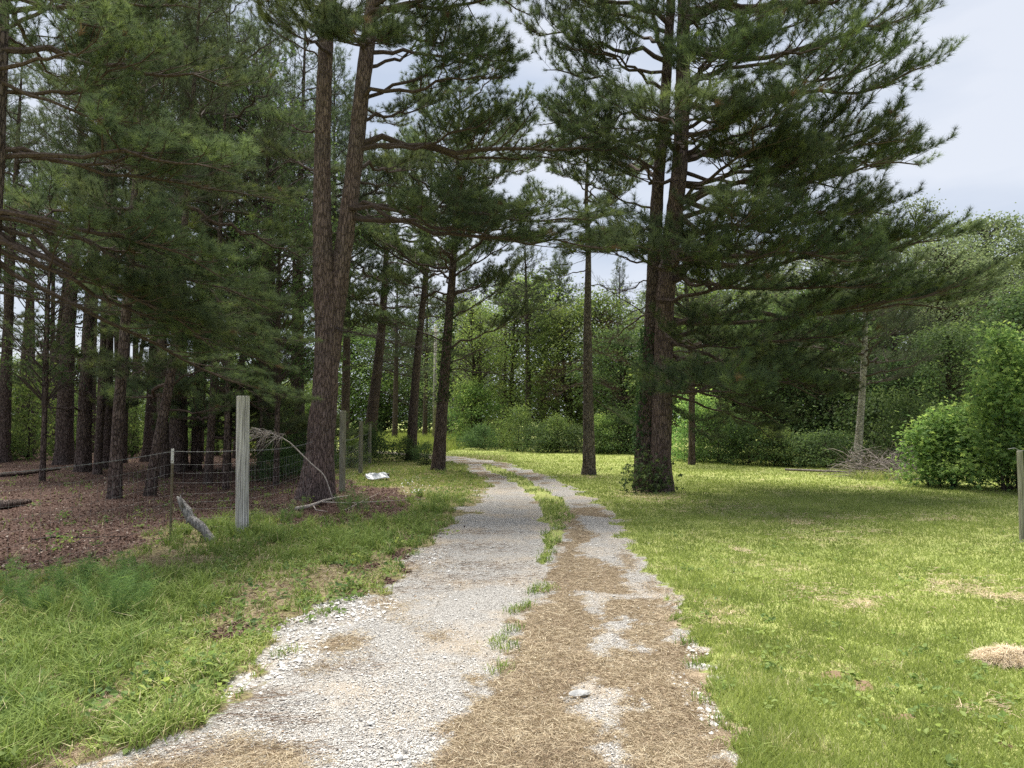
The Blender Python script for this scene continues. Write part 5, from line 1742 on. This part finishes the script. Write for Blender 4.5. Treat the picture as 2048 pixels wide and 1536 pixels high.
# broad-leaved weeds in the verge and woods
x, y = scatter(2600, 3.2, 24, -46, 3, rng, 0.0)
z = zones(x, y)
ok = (z["dp"] > .1) & (x < 0) & (rng.random(len(x)) < np.where(z["wd"] > .4, .14, .5))
x, y = x[ok], y[ok]
per = 16
n = len(x) * per
hh = rng.uniform(.02, .16, len(x))
O = np.column_stack([np.repeat(x, per) + rng.normal(0, .05, n), np.repeat(y, per) + rng.normal(0, .05, n), np.repeat(hz(x, y), per) + np.repeat(hh, per) * rng.random(n)])
V_, F_, c_ = leaves(O, rng.uniform(.025, .06, n), rng, np.clip(np.repeat(rng.normal(.5, .2, len(x)), per), 0, 1), .8, "big")
link("verge_weeds", make_mesh("verge_weeds", V_, F_, M["leaf_bright"], c_), kind="stuff")

# feathery weeds (fine dissected leaves)
ft = gp([(200, 1215), (235, 1195), (265, 1230), (170, 1180), (130, 1200), (290, 1205), (95, 1240), (215, 1250), (60, 1230), (250, 1250), (690, 1025), (735, 1030), (580, 1045), (20, 1200), (710, 1010)])
O, D = [], []
for (fx, fy) in ft:
    for s in range(5):
        bx, by = fx + rng.normal(0, .07), fy + rng.normal(0, .07)
        st_ = curve_pts((bx, by, 0), (rng.normal(0, .25), rng.normal(0, .25), 1), rng.uniform(.2, .42), 9, .2, rng, .06)
        for j in range(2, 10):
            for q in range(16):
                O.append(st_[j] + rng.normal(size=3) * .012)
                D.append([rng.normal(), rng.normal(), .5])
O, D = np.array(O), norm(np.array(D))
V_, F_, c_ = blades(O, D, rng.uniform(.04, .10, len(O)), .004, rng, np.clip(rng.normal(.35, .12, len(O)), 0, 1))
link("feathery_weeds", make_mesh("feathery_weeds", V_, F_, M["leaf_bright"], c_), kind="stuff")

# tiny white flowers by the fallen branch
fl = G(rng.uniform(800, 860, 40), rng.uniform(975, 1003, 40))
V_, F_, c_ = leaves(np.column_stack([fl, rng.uniform(.1, .3, 40)]), .035, rng, .5, 1., "big")
link("white_wildflowers", make_mesh("white_wildflowers", V_, F_, M["flower"], c_), kind="stuff")

# meadow grass beyond the track
x, y = scatter(120000, 34, 95, -38, 6, rng, 0)
z = zones(x, y)
ok = (z["md"] > .5) & (z["gr"] < .3)
x, y = x[ok], y[ok]
n = len(x)
V_, F_, c_ = blades(np.column_stack([x, y, hz(x, y)]), upd(n, .3), rng.uniform(.25, .6, n), rng.uniform(.03, .07, n), rng, np.clip(rng.normal(.55, .2, n), 0, 1))
link("meadow_grass", make_mesh("meadow_grass", V_, F_, M["meadow"], c_), kind="stuff")
print("meadow", n)

# gravel stones: low distorted octahedra
def stones(x, y, s, seed, name, tint):
    rng = np.random.default_rng(seed)
    n = len(x)
    base = np.array([[1, 0, 0], [0, 1, 0], [-1, 0, 0], [0, -1, 0], [0, 0, .8], [0, 0, -.5]])
    fa = np.array([[0, 1, 4], [1, 2, 4], [2, 3, 4], [3, 0, 4], [1, 0, 5], [2, 1, 5], [3, 2, 5], [0, 3, 5]])
    a = rng.uniform(0, 6.28, n)
    B = base[None] * rng.uniform(.6, 1.15, (n, 6, 1)) * np.stack([np.ones(n), rng.uniform(.6, 1, n), rng.uniform(.45, .9, n)], 1)[:, None] + rng.normal(0, .12, (n, 6, 3))
    ca, sa = np.cos(a)[:, None], np.sin(a)[:, None]
    X = B[:, :, 0] * ca - B[:, :, 1] * sa
    Y_ = B[:, :, 0] * sa + B[:, :, 1] * ca
    V_ = np.stack([X, Y_, B[:, :, 2]], -1) * s[:, None, None] + np.stack([x, y, hz(x, y) - .012 + s * .3], 1)[:, None]
    F_ = (np.arange(n)[:, None, None] * 6 + fa[None]).reshape(-1, 3)
    link(name, make_mesh(name, V_.reshape(-1, 3), F_, M["stone"], np.repeat(tint, 6)), kind="stuff")
    print(name, n)


x, y = scatter(130000, 2.6, 12, -34, 20, rng, 0.8)
z = zones(x, y)
ok = (z["gr"] > .45) & (rng.random(len(x)) > z["st"] * .93) & (z["dp"] < .1) & (rng.random(len(x)) < .35 + .65 * sst(.38, .52, fbm(x, y, .6, 94)))
x, y = x[ok], y[ok]
tt = np.clip(rng.normal(.52, .20, len(x)), 0, .93)
tt = np.where(rng.random(len(x)) < .015, 1.0, tt)
stones(x, y, rng.lognormal(math.log(.0047), .36, len(x)).clip(.0025, .016) * (1 + y / 22), 91, "gravel", tt)
# coarser white gravel at the left rim
x, y = scatter(40000, 2.6, 9, -34, 20, rng, 0.3)
ok = rng.random(len(x)) < blob(LG, x, y) * .9
x, y = x[ok], y[ok]
stones(x, y, rng.lognormal(math.log(.013), .35, len(x)).clip(.006, .03), 92, "coarse_gravel", np.clip(rng.normal(.75, .15, len(x)), 0, .93))

# pine straw and mown clippings lying on the track
x, y = scatter(380000, 2.5, 14, -34, 24, rng, 0.8)
z = zones(x, y)
ok = rng.random(len(x)) < z["st"] * .95 * (z["dp"] < .4)
x, y = x[ok], y[ok]
n = len(x)
D = norm(np.column_stack([rng.normal(size=n), rng.normal(size=n), rng.normal(.05, .12, n)]))
O = np.column_stack([x, y, hz(x, y) - .008 + np.abs(rng.normal(0, .006, n))])
V_, F_, c_ = blades(O, D, rng.uniform(.03, .09, n), np.clip(.0013 + .0004 * y, 0, .008), rng, np.clip(rng.normal(.58, .22, n) + .3 * (fbm(x, y, .4, 80) - .5), 0, 1))
link("pine_straw", make_mesh("pine_straw", V_, F_, M["straw"], c_), kind="stuff")
print("straw", n)

# dark reddish needle drifts on the gravel
dr = [(1380, 60), (480, 1400), (450, 1425), (520, 1385), (470, 1505), (380, 1500), (900, 1150), (960, 1128), (1000, 1132), (930, 1090), (870, 1098), (985, 1100), (1040, 1155), (910, 1162), (560, 1440), (800, 1176), (960, 1065), (700, 1330), (600, 1500), (850, 1120), (780, 1140)][1:]
O, D = [], []
for (px, py) in dr:
    c = G(px, py)
    m_ = 110
    sc = .035 * c[1]
    O.append(np.column_stack([c[0] + rng.normal(0, sc, m_), c[1] + rng.normal(0, sc * .5, m_), np.full(m_, .0)]))
    th = rng.normal(.1, .5, m_)
    D.append(np.column_stack([np.cos(th), np.sin(th), rng.normal(.03, .05, m_)]))
O, D = np.concatenate(O), norm(np.concatenate(D))
O[:, 2] = hz(O[:, 0], O[:, 1]) - .006 + rng.random(len(O)) * .008
V_, F_, c_ = blades(O, D, rng.uniform(.06, .13, len(O)), np.clip(.0018 + .0003 * O[:, 1], 0, .006), rng, np.clip(rng.normal(.12, .12, len(O)), 0, 1))
link("red_needle_drifts", make_mesh("red_needle_drifts", V_, F_, M["straw"], c_), kind="stuff")

# leaf and needle litter of the woods
x, y = scatter(150000, 5.5, 40, -52, 2, rng, 0.2)
z = zones(x, y)
ok = rng.random(len(x)) < z["wd"]
x, y = x[ok], y[ok]
n = len(x)
O = np.column_stack([x, y, hz(x, y) + .004 + rng.random(n) * .012])
V_, F_, c_ = leaves(O, rng.uniform(.015, .05, n) * (1 + y / 60), rng, np.clip(rng.normal(.5, .26, n) + .4 * (fbm(x, y, .7, 84) - .5), 0, 1), 1.3, "oval")
link("leaf_litter", make_mesh("leaf_litter", V_, F_, M["litter"], c_), kind="stuff")
print("litter", n)
# look-alikes that share a label are told apart by their distance
same = {}
for o in bpy.data.objects:
    if "category" in o and o.get("label"):
        same.setdefault(o["label"], []).append(o)
for lab, lst in same.items():
    if len(lst) in (2, 3):
        lst.sort(key=lambda o: o.location[1])
        for o, w_ in zip(lst, ("nearest", "farthest") if len(lst) == 2 else ("nearest", "middle", "farthest")):
            o["label"] = w_ + " " + lab
tot = sum(len(me.polygons) for me in bpy.data.meshes)
print("unique faces", tot, "objects", len(bpy.data.objects))
